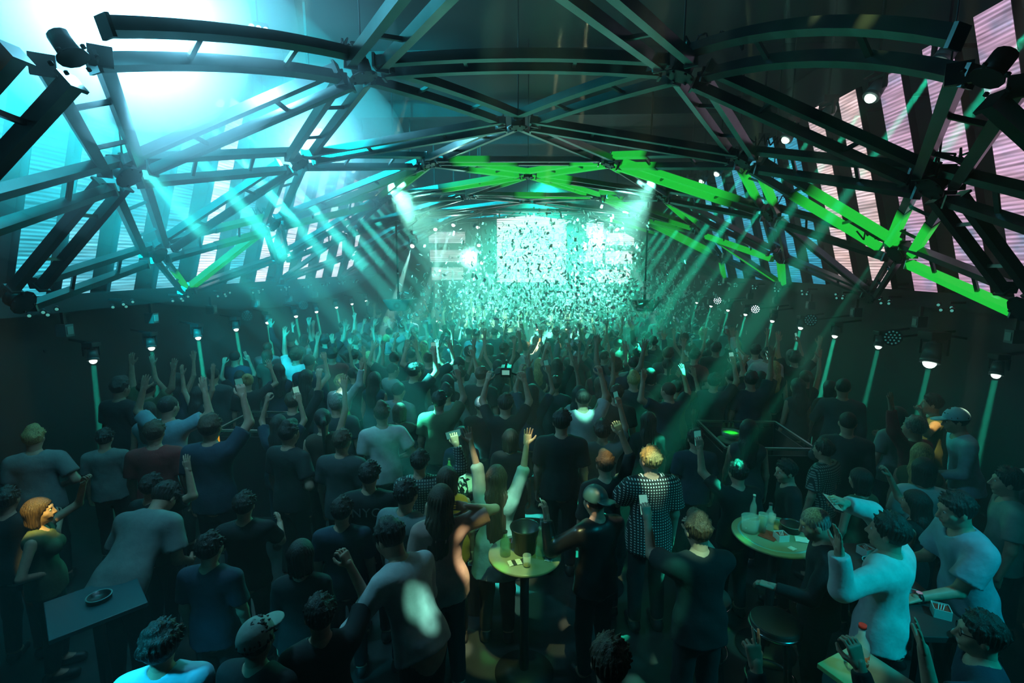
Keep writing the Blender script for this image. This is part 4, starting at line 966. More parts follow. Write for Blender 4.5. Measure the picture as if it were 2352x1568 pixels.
MB().box((0, -.10, .025), (.09, .01, .055)).build('screen', M_scr, r); MB().tube([(0, .10, .08), (0, .09, .14), (0, -.06, .14), (0, -.07, .08)], .012, 8).build('handle', M_black, r)
for s in (-1, 1): MB().tube([(s*.06, 0, 0), (s*.13, -.02, -.02)], .012, 8).build('grip', M_black, r)
tag(r, 'black video camera raised by the operator in the middle of the crowd', 'video camera')
hero(1105, 912, 6.3, 10, 'person in a white cap left of the camera operator', T_BLK, hair='short', cap='cap', capm=T_WHT, armR='down', armL='down')
hero(1172, 985, 5.05, -5, 'person with glossy dark hair and black top behind the raised left hand', T_BLK, fem=True, hair='bob', armR='down', armL='down', loose=1.3)
hero(1060, 1005, 5.3, 5, 'person in navy top with long hair left of the raised left hand', T_NAVY, fem=True, hair='long', armR='down', armL='down')
k = hero(1700, 1060, 4.4, 10, 'person in dark top with left arm bent up, right of the dotted shirt', T_BLK, hair='short', armL=((.5, .5, .6), (.1, .1, 1), (0, 1, 0), 'hold'), armR='down'); phone(k, 'L', 'phone held up right of the dotted shirt boy', False)
hero(1600, 985, 5.2, 0, 'man with dark hair and navy top right of the white t-shirt man', T_NAVY, hair='short', armR='down', armL='down')
hero(1490, 945, 5.7, 0, 'person with long dark hair and black top in front of the camera view to stage', T_BLK, fem=True, hair='long', armR='down', armL='down')
hero(560, 1180, 3.6, 15, 'person in dark clothes with arms folded forward at lower left', T_BLK, hair='short', armR='fwd', armL='fwd')
hero(480, 1290, 3.0, 0, 'person in dark teal shirt above the bottom left corner', T_NAVY, hair='short', armR='down', armL='down')
hero(690, 1290, 2.95, 10, 'person in black hooded top in the dark lower left centre', T_BLK, hair='bob', sleeve='long', fem=True, armR='down', armL='down')
k = hero(735, 1420, 2.4, 30, 'person in black holding up a glass near the bottom edge', T_BLK, hair='short', armR='phone', armL='down')
hero(345, 1130, 3.9, -10, 'person in charcoal shirt raising one arm at left', T_BLK, hair='short', armR='upbent', armL='down')
hero(2330, 1075, 4.0, 60, 'person in dull green shirt cut by the right edge', T_PALE, hair='short', armR='down', armL='down')
hero(2110, 1150, 3.9, 40, 'woman with long dark hair behind the red lit table', T_BLK, fem=True, hair='long', armR='phone', armL='down', sleeve='none')
hero(1985, 1075, 4.3, 20, 'person with dark hair in a greenish vest right of the booth rail', T_OLV, fem=True, hair='bob', armR='down', armL='down', sleeve='none')
hero(1900, 1010, 5.0, 35, 'man in checked shirt standing at the right booth corner', T_CHK, hair='short', armR='down', armL='down', loose=1.5)
hero(235, 985, 5.0, 20, 'person in dim teal t-shirt standing alone at far left', T_GRY, hair='short', armR='down', armL='down')
hero(1400, 1560, 2.0, 0, 'person with lit hair whose head just enters at the bottom edge', T_BLK, hair='short', hairm=H_BRN, armR='down', armL='down', h=1.63)
# ------------------------------------------------------------------ the crowd
rc = random.Random(42)
ARMTXT = {'down': 'arms down', 'upup': 'both arms raised', 'phone': 'phone raised', 'one': 'one arm raised', 'fist': 'fist in the air', 'bent': 'arms bent up'}
kinds = [  # fem, hair, arms key, armR, armL, sleeve
    (False, 'short', 'down', 'down', 'down', 'short'), (False, 'fade', 'down', 'down', 'fwd', 'long'), (True, 'long', 'down', 'down', 'down', 'none'), (True, 'bob', 'down', 'fwd', 'down', 'short'),
    (False, 'pomp', 'down', 'hip', 'down', 'short'), (True, 'ponytail', 'one', 'up', 'down', 'none'), (False, 'short', 'one', 'up', 'down', 'short'), (False, 'short', 'phone', 'phonehi', 'down', 'short'),
    (True, 'long', 'phone', 'phonehi', 'phonehi', 'short'), (False, 'curly', 'upup', 'upwide', 'up', 'short'), (True, 'long', 'upup', 'up', 'upwide', 'none'), (False, 'short', 'fist', 'fist', 'down', 'rolled'),
    (False, 'fade', 'bent', 'upbent', 'upbent', 'short'), (True, 'bun', 'bent', 'upbent', 'down', 'short'), (False, 'short', 'one', 'down', 'upwide', 'long')]
HTXT = {'short': 'short hair', 'fade': 'cropped hair', 'long': 'long hair', 'bob': 'bobbed hair', 'pomp': 'quiffed hair', 'ponytail': 'ponytail', 'curly': 'curly hair', 'bun': 'hair bun'}
protos = []
for i, (fm, hr, ak, ar, al, sl) in enumerate(kinds):
    me, kk = person(fem=fm, hair=hr, armR=ar, armL=al, sleeve=sl, h=1.66 if fm else 1.76, vox=.021, hvox=.011, handvox=.0075, loose=1.4)
    protos.append((me, kk, hr, ak, fm))
SH = [('black', T_BLK, 30), ('charcoal', cloth('charcoal', (.045, .05, .055)), 16), ('navy', T_NAVY, 14), ('grey', T_GRY, 8), ('white', T_WHT, 5), ('olive', T_OLV, 6), ('dark red', T_RED, 5), ('pale blue', T_BLUE, 5), ('pale green', T_PALE, 4), ('dark brown', cloth('brown', (.05, .03, .02)), 6)]
used_labels = set()
def crowd_person(x, y, near=None):
    # raised arms grow common towards the stage
    wts = [3, 2.5, 2.5, 2.5, 1.5]+[1.1, 1.6, 1.8, 1.1, 1.2, 1.2, 1.2, 1.1, .9, 1.3] if y > 6.5 else [3, 3, 3, 3, 2]+[.3, .4, .8, .5, .1, .1, .2, .4, .4, .2]
    for tries in range(200):
        me, kk, hr, ak, fm = rc.choices(protos, wts)[0]; sn, sm, _ = rc.choices(SH, [s[2] for s in SH])[0]
        side = 'at far left' if x < -4 else 'left of centre' if x < -1.6 else 'mid-hall' if x < 1.5 else 'right of centre' if x < 3.9 else 'at far right'
        dep = 'near tables' if y < 6.5 else 'in middle rows' if y < 9.5 else 'in forward rows' if y < 13 else 'near stage'
        hb = rc.choices([('dark', H_BLK), ('brown', H_BRN), ('blond', H_BLD), ('grey', H_GRY)], [6, 3, 1.2, .5])[0]
        lab = 'person in %s %s, %s %s, %s, %s %s' % (sn, 'shirt' if not fm else 'top', hb[0], HTXT[hr], ARMTXT[ak], side, dep)
        if len(lab.split()) <= 16 and lab not in used_labels: break
    used_labels.add(lab)
    yaw = rc.gauss(0, 20)+(-x*2.0)
    sc = rc.uniform(.95, 1.05)
    r = place(me, (x, y, 0), R(yaw), lab, sm, trousers=rc.choice([PANT, JEANS, PANT]), hairm=hb[1], skin=rc.choice([SKIN, SKIN, SKIN_D]), group='people in the dancing crowd', scale=sc)
    OCC.append((x, y, .24))
    if ak == 'phone':
        k2 = dict(kk); k2['M'] = Matrix.Translation((x, y, 0)) @ Matrix.Rotation(R(yaw), 4, 'Z') @ Matrix.Scale(sc, 4); 
        phone(k2, 'R', 'raised phone of person in %s %s, %s hair, %s %s' % (sn, 'shirt' if not fm else 'top', hb[0], side, dep), rc.random() < .5)
BOOTHS = [(-3.7, 6.35, .66), (2.71, 6.12, .78), (-3.42, 5.3, .1), (-2.28, 6.6, .12)]
TABLES = [(-.08, 3.65, .36), (1.9, 4.0, .40), (2.56, 3.36, .5), (1.75, 2.75, .4), (-2.65, 3.05, .4), (.62, 4.9, .3), (-.78, 4.9, .3)]
def free(x, y, r): return all((x-a)**2+(y-b)**2 > (r+c)**2 for a, b, c in OCC+BOOTHS+TABLES)
y = 4.6; NP = 0
while y < 18.2:
    gap = .56 if y < 9 else .66 if y < 13 else .8
    x = max(-5.5, -1.02*y-.4)+rc.uniform(0, .3); xe = min(5.1, .98*y+.2)
    while x < xe:
        xx, yy = x+rc.uniform(-.09, .09), y+rc.uniform(-.12, .12)
        # the floor opens between the tables at the lower right
        if free(xx, yy, .185) and rc.random() < (.93 if abs(xx) < 4.3 else .6) and not (xx > 4.6 and yy < 8): crowd_person(xx, yy); NP += 1
        x += gap*rc.uniform(.9, 1.15)
    y += .62 if y < 9 else .78 if y < 13 else 1.0
for (x, y) in ((-2.9, 4.2), (-3.6, 4.3), (-2.1, 4.35), (-4.1, 3.7), (3.4, 4.3), (3.9, 4.9), (4.3, 4.2), (-1.75, 3.2), (-2.2, 3.75), (3.05, 4.7), (-1.5, 4.3), (-3.1, 3.6), (1.1, 4.5)):
    if free(x, y, .15): crowd_person(x, y); NP += 1
print('crowd', NP)
# ------------------------------------------------------------------ tables and what stands on them
M_top = mat('table_top', (.22, .26, .17), .35, noise=.08, scale=10); M_top_d = mat('table_top_dark', (.05, .03, .03), .4)
def glassmat(name, col, rough=.03):
    m = mat(name, col, rough, trans=1.0, ior=1.3); return m
M_gl = mat('clear_glass', (.75, .9, .85), .05, trans=.0, alpha=.28, coat=1.0); M_gg = mat('green_glass', (.06, .3, .10), .08, alpha=.38, coat=1.0)
M_beer = mat('amber_drink', (.45, .35, .08), .2, alpha=.8); M_paper = mat('white_paper', (.6, .66, .62), .8); M_redc = mat('red_card', (.35, .04, .02), .6)
M_cap = mat('red_cap', (.65, .02, .01), .4); M_lab = mat('red_label', (.55, .07, .02), .5); M_ash = mat('black_plastic', (.015, .015, .017), .3)
M_alu = mat('brushed_metal', (.55, .6, .58), .3, 1.0)
def round_table(c, rad, label, top=M_top, ring=True):
    zt = c.z; r = empty('round_table', (c.x, c.y, 0))
    MB().lathe((0, 0, 0), [(0, zt-.03), (rad-.01, zt-.03), (rad, zt-.02), (rad, zt-.005), (rad-.006, zt), (0, zt)], 48).build('tabletop', top, r)
    MB().cyl((0, 0, .04), (0, 0, zt-.03), .035, n=16).build('column', M_black, r)
    MB().lathe((0, 0, 0), [(0, 0), (.24, 0), (.24, .015), (.05, .05), (0, .05)], 32).build('base', M_black, r)
    if ring: MB().lathe((0, 0, 0), [(rad*.80, zt+.0005), (rad*.80, zt+.0015), (rad*.86, zt+.0015), (rad*.86, zt+.0005)], 48).build('inlay_ring', mat('inlay', (.12, .38, .38), .4), r)
    tag(r, label, 'table', 'round standing tables'); return r
def at(c, dx, dy): return Vector((c.x+dx, c.y+dy, c.z))
def glass(c, label, r_=.034, h=.11, fill=.5, m=None):
    o = empty('glass', c)
    MB().lathe((0, 0, 0), [(0, 0), (r_*.85, 0), (r_, h), (r_*.93, h), (r_*.8, .008), (0, .008)], 24).build('bowl', M_gl, o)
    if fill: MB().lathe((0, 0, 0), [(0, .009), (r_*.79, .009), (r_*.86, h*fill), (0, h*fill)], 24).build('drink', m or M_beer, o)
    tag(o, label, 'glass'); return o
def bottle(c, label, h=.27, r_=.034, m=M_gg, capm=M_ash, lab=None, txt=None):
    o = empty('bottle', c)
    MB().lathe((0, 0, 0), [(0, 0), (r_, .002), (r_, h*.55), (r_*.85, h*.64), (r_*.38, h*.78), (r_*.34, h*.95), (0, h*.95)], 24).build('body', m, o)
    MB().cyl((0, 0, h*.93), (0, 0, h), r_*.42, n=16).build('cap', capm, o)
    if lab is not None:
        l = MB().lathe((0, 0, 0), [(r_*1.01, h*.22), (r_*1.02, h*.22), (r_*1.02, h*.44), (r_*1.01, h*.44)], 28).build('label', lab, o)
        if txt:
            t = text_mesh('lettering', txt, r_*.95, M_paper); t.parent = l; t.location = (0, -r_*1.03, h*.33); t.rotation_euler = (R(90), 0, 0)
            # wrap the letters round the bottle
            for v in t.data.vertices: a = v.co.x/r_; v.co.z = v.co.z-r_*(1-math.cos(a))*1.0; v.co.x = r_*math.sin(a)
    tag(o, label, 'bottle'); return o
def bucket(c, label, r_=.11, h=.21):
    o = empty('ice_bucket', c)
    MB().lathe((0, 0, 0), [(0, 0), (r_*.78, 0), (r_, h), (r_*1.06, h+.004), (r_*1.06, h-.012), (r_*.95, h-.006), (r_*.72, .01), (0, .01)], 32).build('pail', M_ash, o)
    MB().lathe((0, 0, 0), [(r_*1.05, h-.006), (r_*1.08, h-.002), (r_*1.05, h+.004)], 32).build('rim', M_alu, o)
    tag(o, label, 'ice bucket'); return o
def ashtray(c, label, r_=.062):
    o = empty('ashtray', c); MB().lathe((0, 0, 0), [(0, 0), (r_*.9, 0), (r_, .03), (r_*.88, .03), (r_*.78, .008), (0, .008)], 32).build('dish', M_ash, o)
    MB().lathe((0, 0, 0), [(r_*.88, .0302), (r_*.94, .033), (r_, .0302)], 32).build('rim', mat('rim_teal', (.15, .45, .42), .3), o); tag(o, label, 'ashtray'); return o
def card_box(c, rz, label, s=.075, h=.05):
    o = empty('snack_box', c, R(rz)); b = MB()
    for a in range(4):
        q = Matrix.Rotation(a*math.pi/2, 3, 'Z'); b.box(q @ Vector((s/2, 0, h/2)), (.003, s, h), q)
    b.box((0, 0, .0015), (s, s, .003)).build('box', M_paper, o); MB().box((0, 0, h*.8), (s*.92, s*.92, .004)).build('inside', M_redc, o)
    k_ = MB()
    for j in range(3): k_.bar((-.02+j*.012, -.02, h*.8), (-.01+j*.015, .02, h*1.12), .004, .004)
    k_.build('sticks', M_paper, o); tag(o, label, 'snack box'); return o
def paper(c, rz, label, sx=.12, sy=.09, name='napkin', m=None):
    b = MB(); n = 6; g = [[b.bm.verts.new((sx*(i/n-.5), sy*(j/n-.5), .002+.004*abs(math.sin(i*1.3+j)))) for j in range(n+1)] for i in range(n+1)]
    for i in range(n):
        for j in range(n): b.bm.faces.new((g[i][j], g[i+1][j], g[i+1][j+1], g[i][j+1]))
    o = b.build(name, m or M_paper, loc=c); o.rotation_euler = (0, 0, R(rz)); so = o.modifiers.new('t', 'SOLIDIFY'); so.thickness = .0012
    tag(o, label, name.replace('_', ' ')); return o
# table with the ice bucket
T1 = P(1205, 1312, 3.62); T1.z = 1.06; round_table(T1, .285, 'round standing table carrying the black ice bucket, behind the pink t-shirt woman', ring=False)
bucket(at(T1, .0, .03), 'black ice bucket in the middle of the round table')
bottle(at(T1, .13, .10), 'clear water bottle with pale cap right of the ice bucket', .25, .03, M_gl, M_paper)
bottle(at(T1, .125, .0), 'clear glass carafe in front of the water bottle', .22, .045, M_gl, M_gl)
glass(at(T1, .19, .05), 'tumbler at the right edge of the bucket table', .032, .10, .4)
glass(at(T1, .02, -.17), 'empty small glass in front of the ice bucket', .032, .09, .15)
bottle(at(T1, -.15, -.03), 'green lit faceted bottle left of the ice bucket', .20, .042, M_gg, M_ash)
paper(at(T1, -.06, -.13), 20, 'striped menu card lying left of the small glass', .13, .07, 'menu_card', check_mat('stripes', (.02, .03, .03), (.55, .65, .62), 14))
card_box(at(T1, -.09, .10), 10, 'red snack box behind the green lit bottle', .08, .05)
paper(at(T1, .19, -.06), 80, 'white menu card at the right side of the bucket table', .10, .06, 'menu_card')
# round table with drinks
T2 = P(1778, 1250, 3.98); T2.z = 1.07; round_table(T2, .335, 'round standing table with glasses and snack box beside the balding man')
glass(at(T2, -.19, .04), 'wide clear tumbler at the left of the drinks table', .075, .13, .35, M_gl)
glass(at(T2, -.10, .02), 'beer glass right of the wide tumbler', .036, .17, .8, M_beer)
bottle(at(T2, -.02, .07), 'dark glass bottle behind the beer glass', .24, .036, M_gl, M_ash)
bottle(at(T2, -.11, .18), 'slim bottle at the back of the drinks table', .26, .028, M_gl, M_paper)
card_box(at(T2, .01, -.08), 8, 'white snack box with red inside on the drinks table', .085, .055)
bucket(at(T2, .155, .05), 'round black ashtray bowl at the right of the drinks table', .085, .07)
paper(at(T2, .19, -.09), -20, 'crumpled white napkin at the right edge of the drinks table', .13, .09)
paper(at(T2, .03, -.22), 30, 'small cigarette pack at the front edge of the drinks table', .05, .05, 'cigarette_pack')
paper(at(T2, -.06, -.03), 45, 'dark red star shaped card under the beer glass', .15, .13, 'menu_card', M_redc)
glass(at(T2, .05, .17), 'small glass at the back right of the drinks table', .03, .09, .4)
# square red lit table
T3 = P(2120, 1390, 3.25); T3.z = 1.05; T3.x, T3.y = 2.56, 3.38; r = empty('square_table', (T3.x, T3.y, 0), 0)
MB().box((0, 0, T3.z-.02), (.36, 1.05, .04)).build('tabletop', M_top_d, r, bevel=.005)
for sx in (-1, 1):
    for sy in (-1, 1): MB().box((sx*.15, sy*.48, (T3.z-.04)/2), (.05, .05, T3.z-.04)).build('leg', M_black, r)
tag(r, 'dark square standing table in red light in front of the white sweatshirt man', 'table')
def T3at(px, py): q = P(px, py, 3.25); d = (q-Vector((0, 0, CAMH))); t = (T3.z-CAMH)/d.z; return Vector((d.x*t, d.y*t, T3.z))
ashtray(T3at(2002, 1296), 'ashtray with teal rim behind the white sweatshirt man', .065)
ashtray(T3at(2100, 1374), 'ashtray with teal rim in the middle of the red lit table', .068)
ashtray(T3at(2218, 1470), 'ashtray with teal rim near the person in glasses', .068)
card_box(T3at(1987, 1272), 20, 'snack box behind the head of the white sweatshirt man', .085, .06)
card_box(T3at(2160, 1412), -25, 'snack box right of the middle ashtray on the red lit table', .09, .06)
# green lit table with the cola bottle
T4 = P(1985, 1630, 2.6); T4.z = 1.0; r = empty('square_table', (T4.x, T4.y, 0), R(28))
MB().box((0, 0, T4.z-.015), (.36, .36, .03)).build('tabletop', M_top, r, bevel=.004)
MB().cyl((0, 0, .03), (0, 0, T4.z-.03), .035, n=14).build('column', M_black, r); MB().box((0, 0, .015), (.36, .36, .03)).build('base', M_black, r)
tag(r, 'small green lit table corner at the bottom edge with the cola bottle', 'table')
bottle(at(T4, -.05, .02), 'plastic cola bottle with red cap and red label at the bottom edge', .30, .048, M_gl, M_cap, M_lab, 'Cola')
# dim table lower left
T5 = P(232, 1470, 2.95); T5.z = 1.03; r = empty('square_table', (T5.x, T5.y, 0), R(48))
MB().box((0, 0, T5.z-.015), (.5, .5, .03)).build('tabletop', mat('table_blue', (.03, .08, .10), .4), r, bevel=.004)
MB().cyl((0, 0, .03), (0, 0, T5.z-.03), .035, n=14).build('column', M_black, r); MB().box((0, 0, .015), (.4, .4, .03)).build('base', M_black, r)
tag(r, 'dim bluish square table at the lower left', 'table'); ashtray(at(T5, 0, .03), 'ashtray on the dim table at the lower left', .075)
T6 = P(1385, 1118, 4.78); T6.z = 1.04; round_table(T6, .2, 'round standing table behind the man in backwards cap', ring=False)
card_box(at(T6, .13, .02), 10, 'snack box on the table behind the backwards cap', .08, .05); glass(at(T6, .04, .10), 'glass on the table behind the backwards cap', .035, .12, .4, M_gl)
T7 = P(1048, 1115, 4.9); T7.z = 1.04; round_table(T7, .27, 'bright lit round table between the checked shirt and the pale shirt woman', ring=False)
glass(at(T7, .07, -.02), 'bright lit glass on the table beside the checked shirt', .035, .12, .4, M_gl); bottle(at(T7, -.08, .05), 'green bottle on the table beside the checked shirt', .25, .034)
glass(at(T7, .0, -.12), 'second glass on the table beside the checked shirt', .035, .10, .6, M_gl)
# potted plant
c = P(1092, 1180, 4.4); c.z = 0; r = empty('potted_plant', c); MB().lathe((0, 0, 0), [(0, 0), (.14, 0), (.19, .55), (.20, .56), (.17, .55), (.13, .5), (0, .5)], 24).build('pot', M_ash, r)
rp_ = random.Random(5); st = MB(); lf = MB()
for i in range(26):
    a = rp_.uniform(0, 6.28); e = Vector((math.cos(a)*rp_.uniform(.08, .25), math.sin(a)*rp_.uniform(.08, .24), rp_.uniform(.8, 1.32))); m_ = Vector((e.x*.4, e.y*.4, e.z*.75)); st.tube([(0, 0, .5), m_, e], .005, 5)
    for j in range(9):
        q = m_.lerp(e, j/8)+Vector((rp_.uniform(-.04, .04), rp_.uniform(-.04, .04), rp_.uniform(-.03, .05))); d = Vector((rp_.uniform(-1, 1), rp_.uniform(-1, 1), rp_.uniform(-.2, .8))).normalized(); s_ = d.orthogonal().normalized()*.016
        v = [lf.bm.verts.new(x) for x in (q, q+d*.03+s_+Vector((0, 0, .004)), q+d*.07, q+d*.03-s_+Vector((0, 0, .004)))]; lf.bm.faces.new(v)
st.build('stems', mat('stem', (.05, .08, .03), .7), r); lf_ = lf.build('foliage', mat('leaf', (.07, .16, .07), .45), r); lf_['kind'] = 'stuff'
tag(r, 'leafy potted plant left of the pale shirt woman', 'plant')
# booths with a bright metal top rail
def booth(x0, y0, x1, y1, zt, label):
    c = Vector(((x0+x1)/2, (y0+y1)/2, 0)); r = empty('booth_rail', c); w_, d_ = abs(x1-x0)/2, abs(y1-y0)/2
    cs = [(-w_, -d_), (w_, -d_), (w_, d_), (-w_, d_)]
    t = MB()
    for a, b in zip(cs, cs[1:]+cs[:1]): t.bar((a[0], a[1], zt), (b[0], b[1], zt), .028, .028)
    t.build('top_rail', M_alu, r)
    for a in cs: MB().box((a[0], a[1], zt/2), (.035, .035, zt-.02)).build('post', M_black, r)
    for a, b in zip(cs, cs[1:]+cs[:1]):
        m = ((a[0]+b[0])/2, (a[1]+b[1])/2, zt/2-.02); MB().box(m, (abs(a[0]-b[0])*.96+.012, abs(a[1]-b[1])*.96+.012, zt-.12)).build('side_panel', M_ash, r)
    tag(r, label, 'booth'); return r
booth(-4.05, 5.95, -3.35, 6.75, 1.2, 'black booth enclosure with bright metal top rail left of centre')
booth(2.2, 5.62, 3.22, 6.62, 1.2, 'black booth enclosure with bright metal top rail right of centre')
def stand(c, label, rad=.16):
    r = empty('drinks_stand', (c.x, c.y, 0)); MB().cyl((0, 0, .02), (0, 0, c.z-.02), .03, n=12).build('column', M_black, r); MB().cyl((0, 0, 0), (0, 0, .02), .15, n=24).build('base', M_black, r)
    MB().cyl((0, 0, c.z-.02), (0, 0, c.z), rad, n=32).build('tabletop', M_top, r); tag(r, label, 'drinks stand'); return r
c = P(1680, 985, 6.2); c.z = 1.10; stand(c, 'small stand inside the right booth with a green lit bowl'); r = empty('punch_bowl', c)
MB().lathe((0, 0, 0), [(0, 0), (.05, 0), (.11, .05), (.12, .11), (.11, .11), (.10, .05), (0, .01)], 28).build('bowl', M_gl, r); MB().lathe((0, 0, 0), [(0, .012), (.095, .05), (.105, .085), (0, .09)], 28).build('drink', mat('green_drink', (.1, .6, .1), .3), r)
tag(r, 'bowl of bright green drink in the right booth', 'punch bowl')
for j, dx in enumerate((-.05, .02, .07)): bottle(c+Vector((dx, .13, 0)), ['leftmost', 'middle', 'rightmost'][j]+' of the three small bottles behind the green bowl', .2, .024, M_gg)
c = P(795, 968, 6.6); c.z = 1.12; stand(c, 'small stand behind the left booth with a green lit carafe'); bottle(c, 'green lit carafe glowing behind the left booth', .24, .06, M_gg, M_gl)
# bar stools on the open floor at lower right
def stool(x, y, h, label):
    r = empty('bar_stool', (x, y, 0)); MB().cyl((0, 0, h-.05), (0, 0, h), .17, n=28).build('seat', mat('stool_seat', (.06, .06, .05), .35), r, bevel=.01)
    MB().lathe((0, 0, 0), [(.165, h-.05), (.178, h-.05), (.178, h-.035), (.165, h-.035)], 32).build('seat_rim', M_chrome, r)
    for j in range(4):
        a = j*math.pi/2+.5; MB().bar((.10*math.cos(a), .10*math.sin(a), h-.05), (.21*math.cos(a), .21*math.sin(a), 0), .02, .02).build('leg', M_black, r)
    MB().lathe((0, 0, 0), [(.165, .28), (.178, .28), (.178, .295), (.165, .295)], 28).build('foot_ring', M_chrome, r); tag(r, label, 'bar stool', 'bar stools'); return r
stool(1.75, 3.35, .75, 'round bar stool in front of the drinks table'); stool(1.36, 3.62, .75, 'round bar stool left of the drinks table column')
# orange glowing stick, loose items
a, b = P(497, 980, 5.35), P(508, 1074, 5.25); d = (b-a); c = (a+b)/2; r = empty('light_stick', c)
MB().bar(a-c, b-c, .026, .026).build('tube', emis('orange_glow', (1.0, .42, .01), .75), r); MB().bar(a-c-d*.02, a-c+d*.03, .034, .034).build('end_cap', M_ash, r)
MB().bar(b-c, Vector((b.x, b.y, 0))-c, .02, .02).build('stand_pole', M_ash, r); MB().box((b.x-c.x, b.y-c.y, .01-c.z), (.2, .2, .02)).build('base', M_ash, r)
tag(r, 'upright orange glowing stick in the dark left part of the crowd', 'light stick')

# ------------------------------------------------------------------ confetti
rf = random.Random(11)
M_conf = mat('confetti_paper', (.85, .9, .88), .55, sheen=.2); M_conf.node_tree.nodes['Principled BSDF'].inputs['Subsurface Weight'].default_value = 0
cm = []
for v in range(5):
    b = MB(); L_, W_ = (.085, .030) if v < 3 else (.062, .042); n = 3; bend = (.0, .006, .014, .004, .01)[v]
    t0 = [[b.bm.verts.new((L_*(i/n-.5), W_*(j-.5), bend*math.sin(math.pi*i/n))) for j in range(2)] for i in range(n+1)]
    for i in range(n): b.bm.faces.new((t0[i][0], t0[i+1][0], t0[i+1][1], t0[i][1]))
    r = bmesh.ops.solidify(b.bm, geom=b.bm.faces[:], thickness=.0007)
    me = bpy.data.meshes.new('confetti'); b.bm.to_mesh(me); b.bm.free(); me.materials.append(M_conf); cm.append(me)
def conf_pos(near):
    while True:
        y = rf.uniform(7.4, 11.0) if near else rf.triangular(9.5, 19.2, 12.5)
        x = rf.gauss(.75, .085*y+.35) if rf.random() < .8 else rf.uniform(-.28*y, .42*y)
        z = rf.triangular(1.5, 5.0, 2.1) if not near else rf.triangular(1.75, 4.2, 2.2)
        if z > 4.6-.03*(x-.3)**2*4: continue
        if abs(x) < 5.6: return x, y, z
conf = [conf_pos(i < 380) for i in range(6800)]
conf.sort(key=lambda p: p[1])
for i, p in enumerate(conf[:300]):
    o = bpy.data.objects.new('confetti', cm[i % 5]); C.objects.link(o); o.location = p; o.rotation_euler = (rf.uniform(0, 6.3), rf.uniform(0, 6.3), rf.uniform(0, 6.3))
    tag(o, 'small white paper confetti strip tumbling through the air above the crowd', 'confetti', 'paper confetti in the air')
base = [(np.array([v.co[:] for v in m.vertices]), [tuple(p.vertices) for p in m.polygons]) for m in cm]
V, Fc = [], []; off = 0
for i, p in enumerate(conf[300:]):
    bv, bf = base[i % 5]; M3 = np.array(Euler((rf.uniform(0, 6.3), rf.uniform(0, 6.3), rf.uniform(0, 6.3))).to_matrix()); V.append(bv @ M3.T*rf.uniform(.8, 1.25)+np.array(p)); Fc += [tuple(k+off for k in f) for f in bf]; off += len(bv)
me = bpy.data.meshes.new('confetti_cloud'); me.from_pydata(np.concatenate(V).tolist(), [], Fc); me.update()
tag(link_mesh('confetti_cloud', me, M_conf), 'dense cloud of white paper confetti falling in front of the stage screens', 'confetti', kind='stuff')

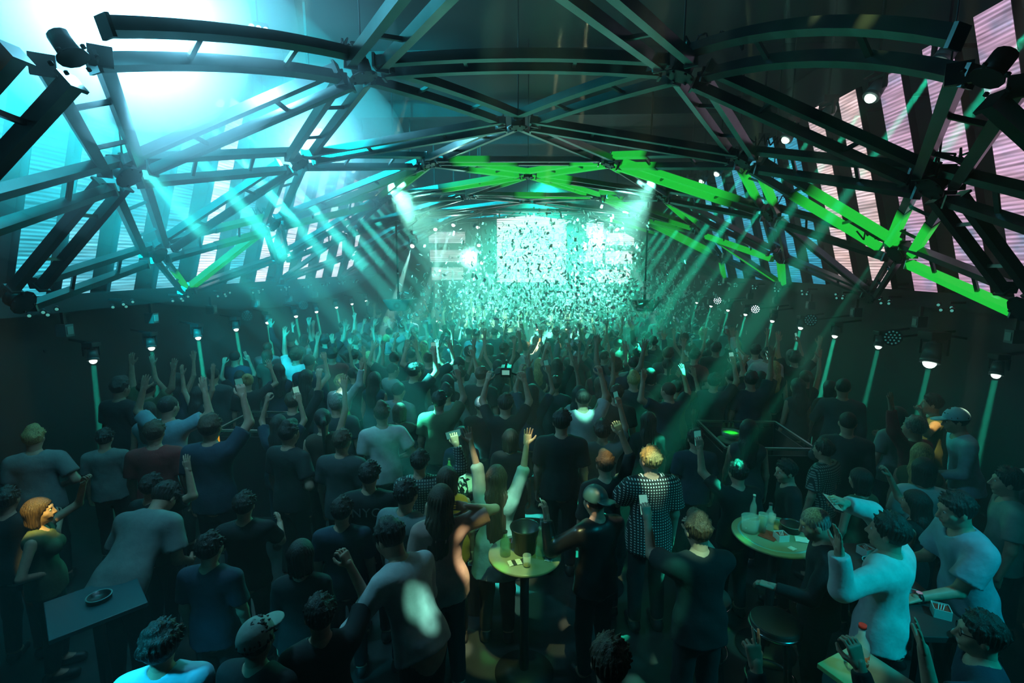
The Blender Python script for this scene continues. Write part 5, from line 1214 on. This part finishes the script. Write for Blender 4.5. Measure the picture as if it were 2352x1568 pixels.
# ------------------------------------------------------------------ spot pools on people and tables
for (px, py, Y, ang, pw, col) in (
    (1150, 1170, 4.0, 8.0, 1700, (.2, 1, .55)), (1100, 1080, 4.0, 2.2, 3500, (.8, 1, .6)), (1235, 1010, 4.1, 2.2, 4500, (.9, 1, .5)), (1190, 1150, 3.9, 2.6, 5200, (.5, 1, .8)), (1150, 1235, 3.3, 4.5, 3000, (.75, .9, .3)), (1075, 1228, 3.3, 1.6, 9000, (1, 1, .55)),
    (960, 1385, 2.75, 1.6, 6500, (.30, 1, .75)), (985, 1345, 2.75, 1.3, 8000, (.35, 1, .8)), (985, 1440, 2.75, 1.1, 7000, (.35, 1, .8)), (1500, 1110, 4.15, 2.4, 5200, (.55, 1, .7)), (1480, 1050, 4.2, 1.5, 4200, (1, .85, .3)), (1345, 1170, 3.6, 1.5, 6500, (1, .95, .55)),
    (1315, 1225, 3.4, 2.0, 2600, (.9, 1, .4)), (1605, 1215, 3.1, 2.2, 4200, (.4, 1, .6)), (1545, 1330, 3.0, 2.4, 3800, (.1, 1, .6)), (1512, 1290, 3.0, 1.2, 5500, (.3, 1, .8)), (1410, 990, 4.6, 2.0, 6500, (1, .95, .45)), (1390, 1045, 4.35, 1.6, 5200, (1, .85, .3)),
    (1200, 1345, 3.5, 5.5, 900, (.25, 1, .25)), (1140, 1360, 3.5, 1.4, 4200, (.1, 1, .15)), (1778, 1260, 3.9, 8.0, 900, (.2, 1, .35)), (1700, 1250, 3.9, 1.5, 3000, (.1, 1, .15)), (1050, 1120, 4.9, 4.0, 9000, (.3, 1, .6)), (1385, 1120, 4.9, 4.0, 1500, (.3, 1, .4)),
    (1445, 1130, 4.7, 1.0, 5000, (.1, 1, .2)), (1905, 1545, 2.6, 4.0, 900, (.05, 1, .1)), (1955, 1520, 2.7, 3.0, 900, (.6, 1, .8)), (1780, 1510, 2.3, 3.5, 800, (.9, 1, .35)), (80, 1200, 3.45, 2.5, 9000, (1, .85, .2)), (2150, 935, 5.9, 2.5, 5500, (1, .85, .25)), (2235, 960, 5.5, 1.6, 14000, (.5, .9, 1)), (2220, 1010, 5.5, 1.6, 14000, (1, .7, .4)),
    (600, 985, 6.0, 3.5, 6000, (.5, 1, .8)), (1840, 1000, 6.0, 4.5, 6000, (.5, 1, .8)), (1340, 960, 5.9, 2.2, 9000, (.2, 1, .7)), (785, 890, 7.0, 1.8, 9000, (.4, 1, 1)), (1105, 935, 6.3, 1.0, 9000, (.6, 1, .9)), (1680, 990, 6.2, 1.4, 9000, (.1, 1, .2)), (795, 965, 6.6, 1.0, 9000, (.1, 1, .4)), (1160, 1000, 5.0, 2.0, 3200, (.5, 1, .7)), (560, 930, 6.5, 1.4, 9000, (.3, 1, .8)), (372, 1010, 5.5, 1.0, 14000, (1, .3, .05)),
    (1850, 865, 8.4, 1.6, 26000, (.3, 1, .8)), (1770, 830, 9.0, 1.6, 22000, (.7, 1, .4)), (1220, 840, 10.5, 3.0, 26000, (1, 1, .5)), (1300, 840, 10.0, 3.0, 26000, (1, 1, .5)), (770, 800, 11.0, 2.0, 26000, (1, 1, .4)), (1760, 1500, 4.6, 2.4, 1400, (.9, 1, .3)), (1700, 1340, 4.9, 1.6, 1800, (.9, 1, .4)), (1830, 1430, 4.7, 1.8, 1600, (.9, 1, .4)), (1060, 1160, 4.3, 3.0, 500, (.5, 1, .8))):
    pick(px, py, Y, ang, pw*(.22 if Y < 3.1 and px < 1100 else .6), col, src=(P(px, py, Y).x*.5+.4, Y-2.2, 6.9))
area((4.6, .8, 5.2), P(2060, 1380, 3.0), .6, .6, 15, (.0, .62, .75), 40)        # added cyan fill on the white sweatshirt, no lamp there
area((-3.6, .6, 4.4), P(300, 1540, 2.2), .3, .3, 4, (.02, .7, 1.0), 18)          # cyan wash at lower left
spot((2.9, 2.6, 6.9), P(2110, 1420, 3.25), 9, 60, (1, .03, .02), .8, .03)       # red wash on the square table
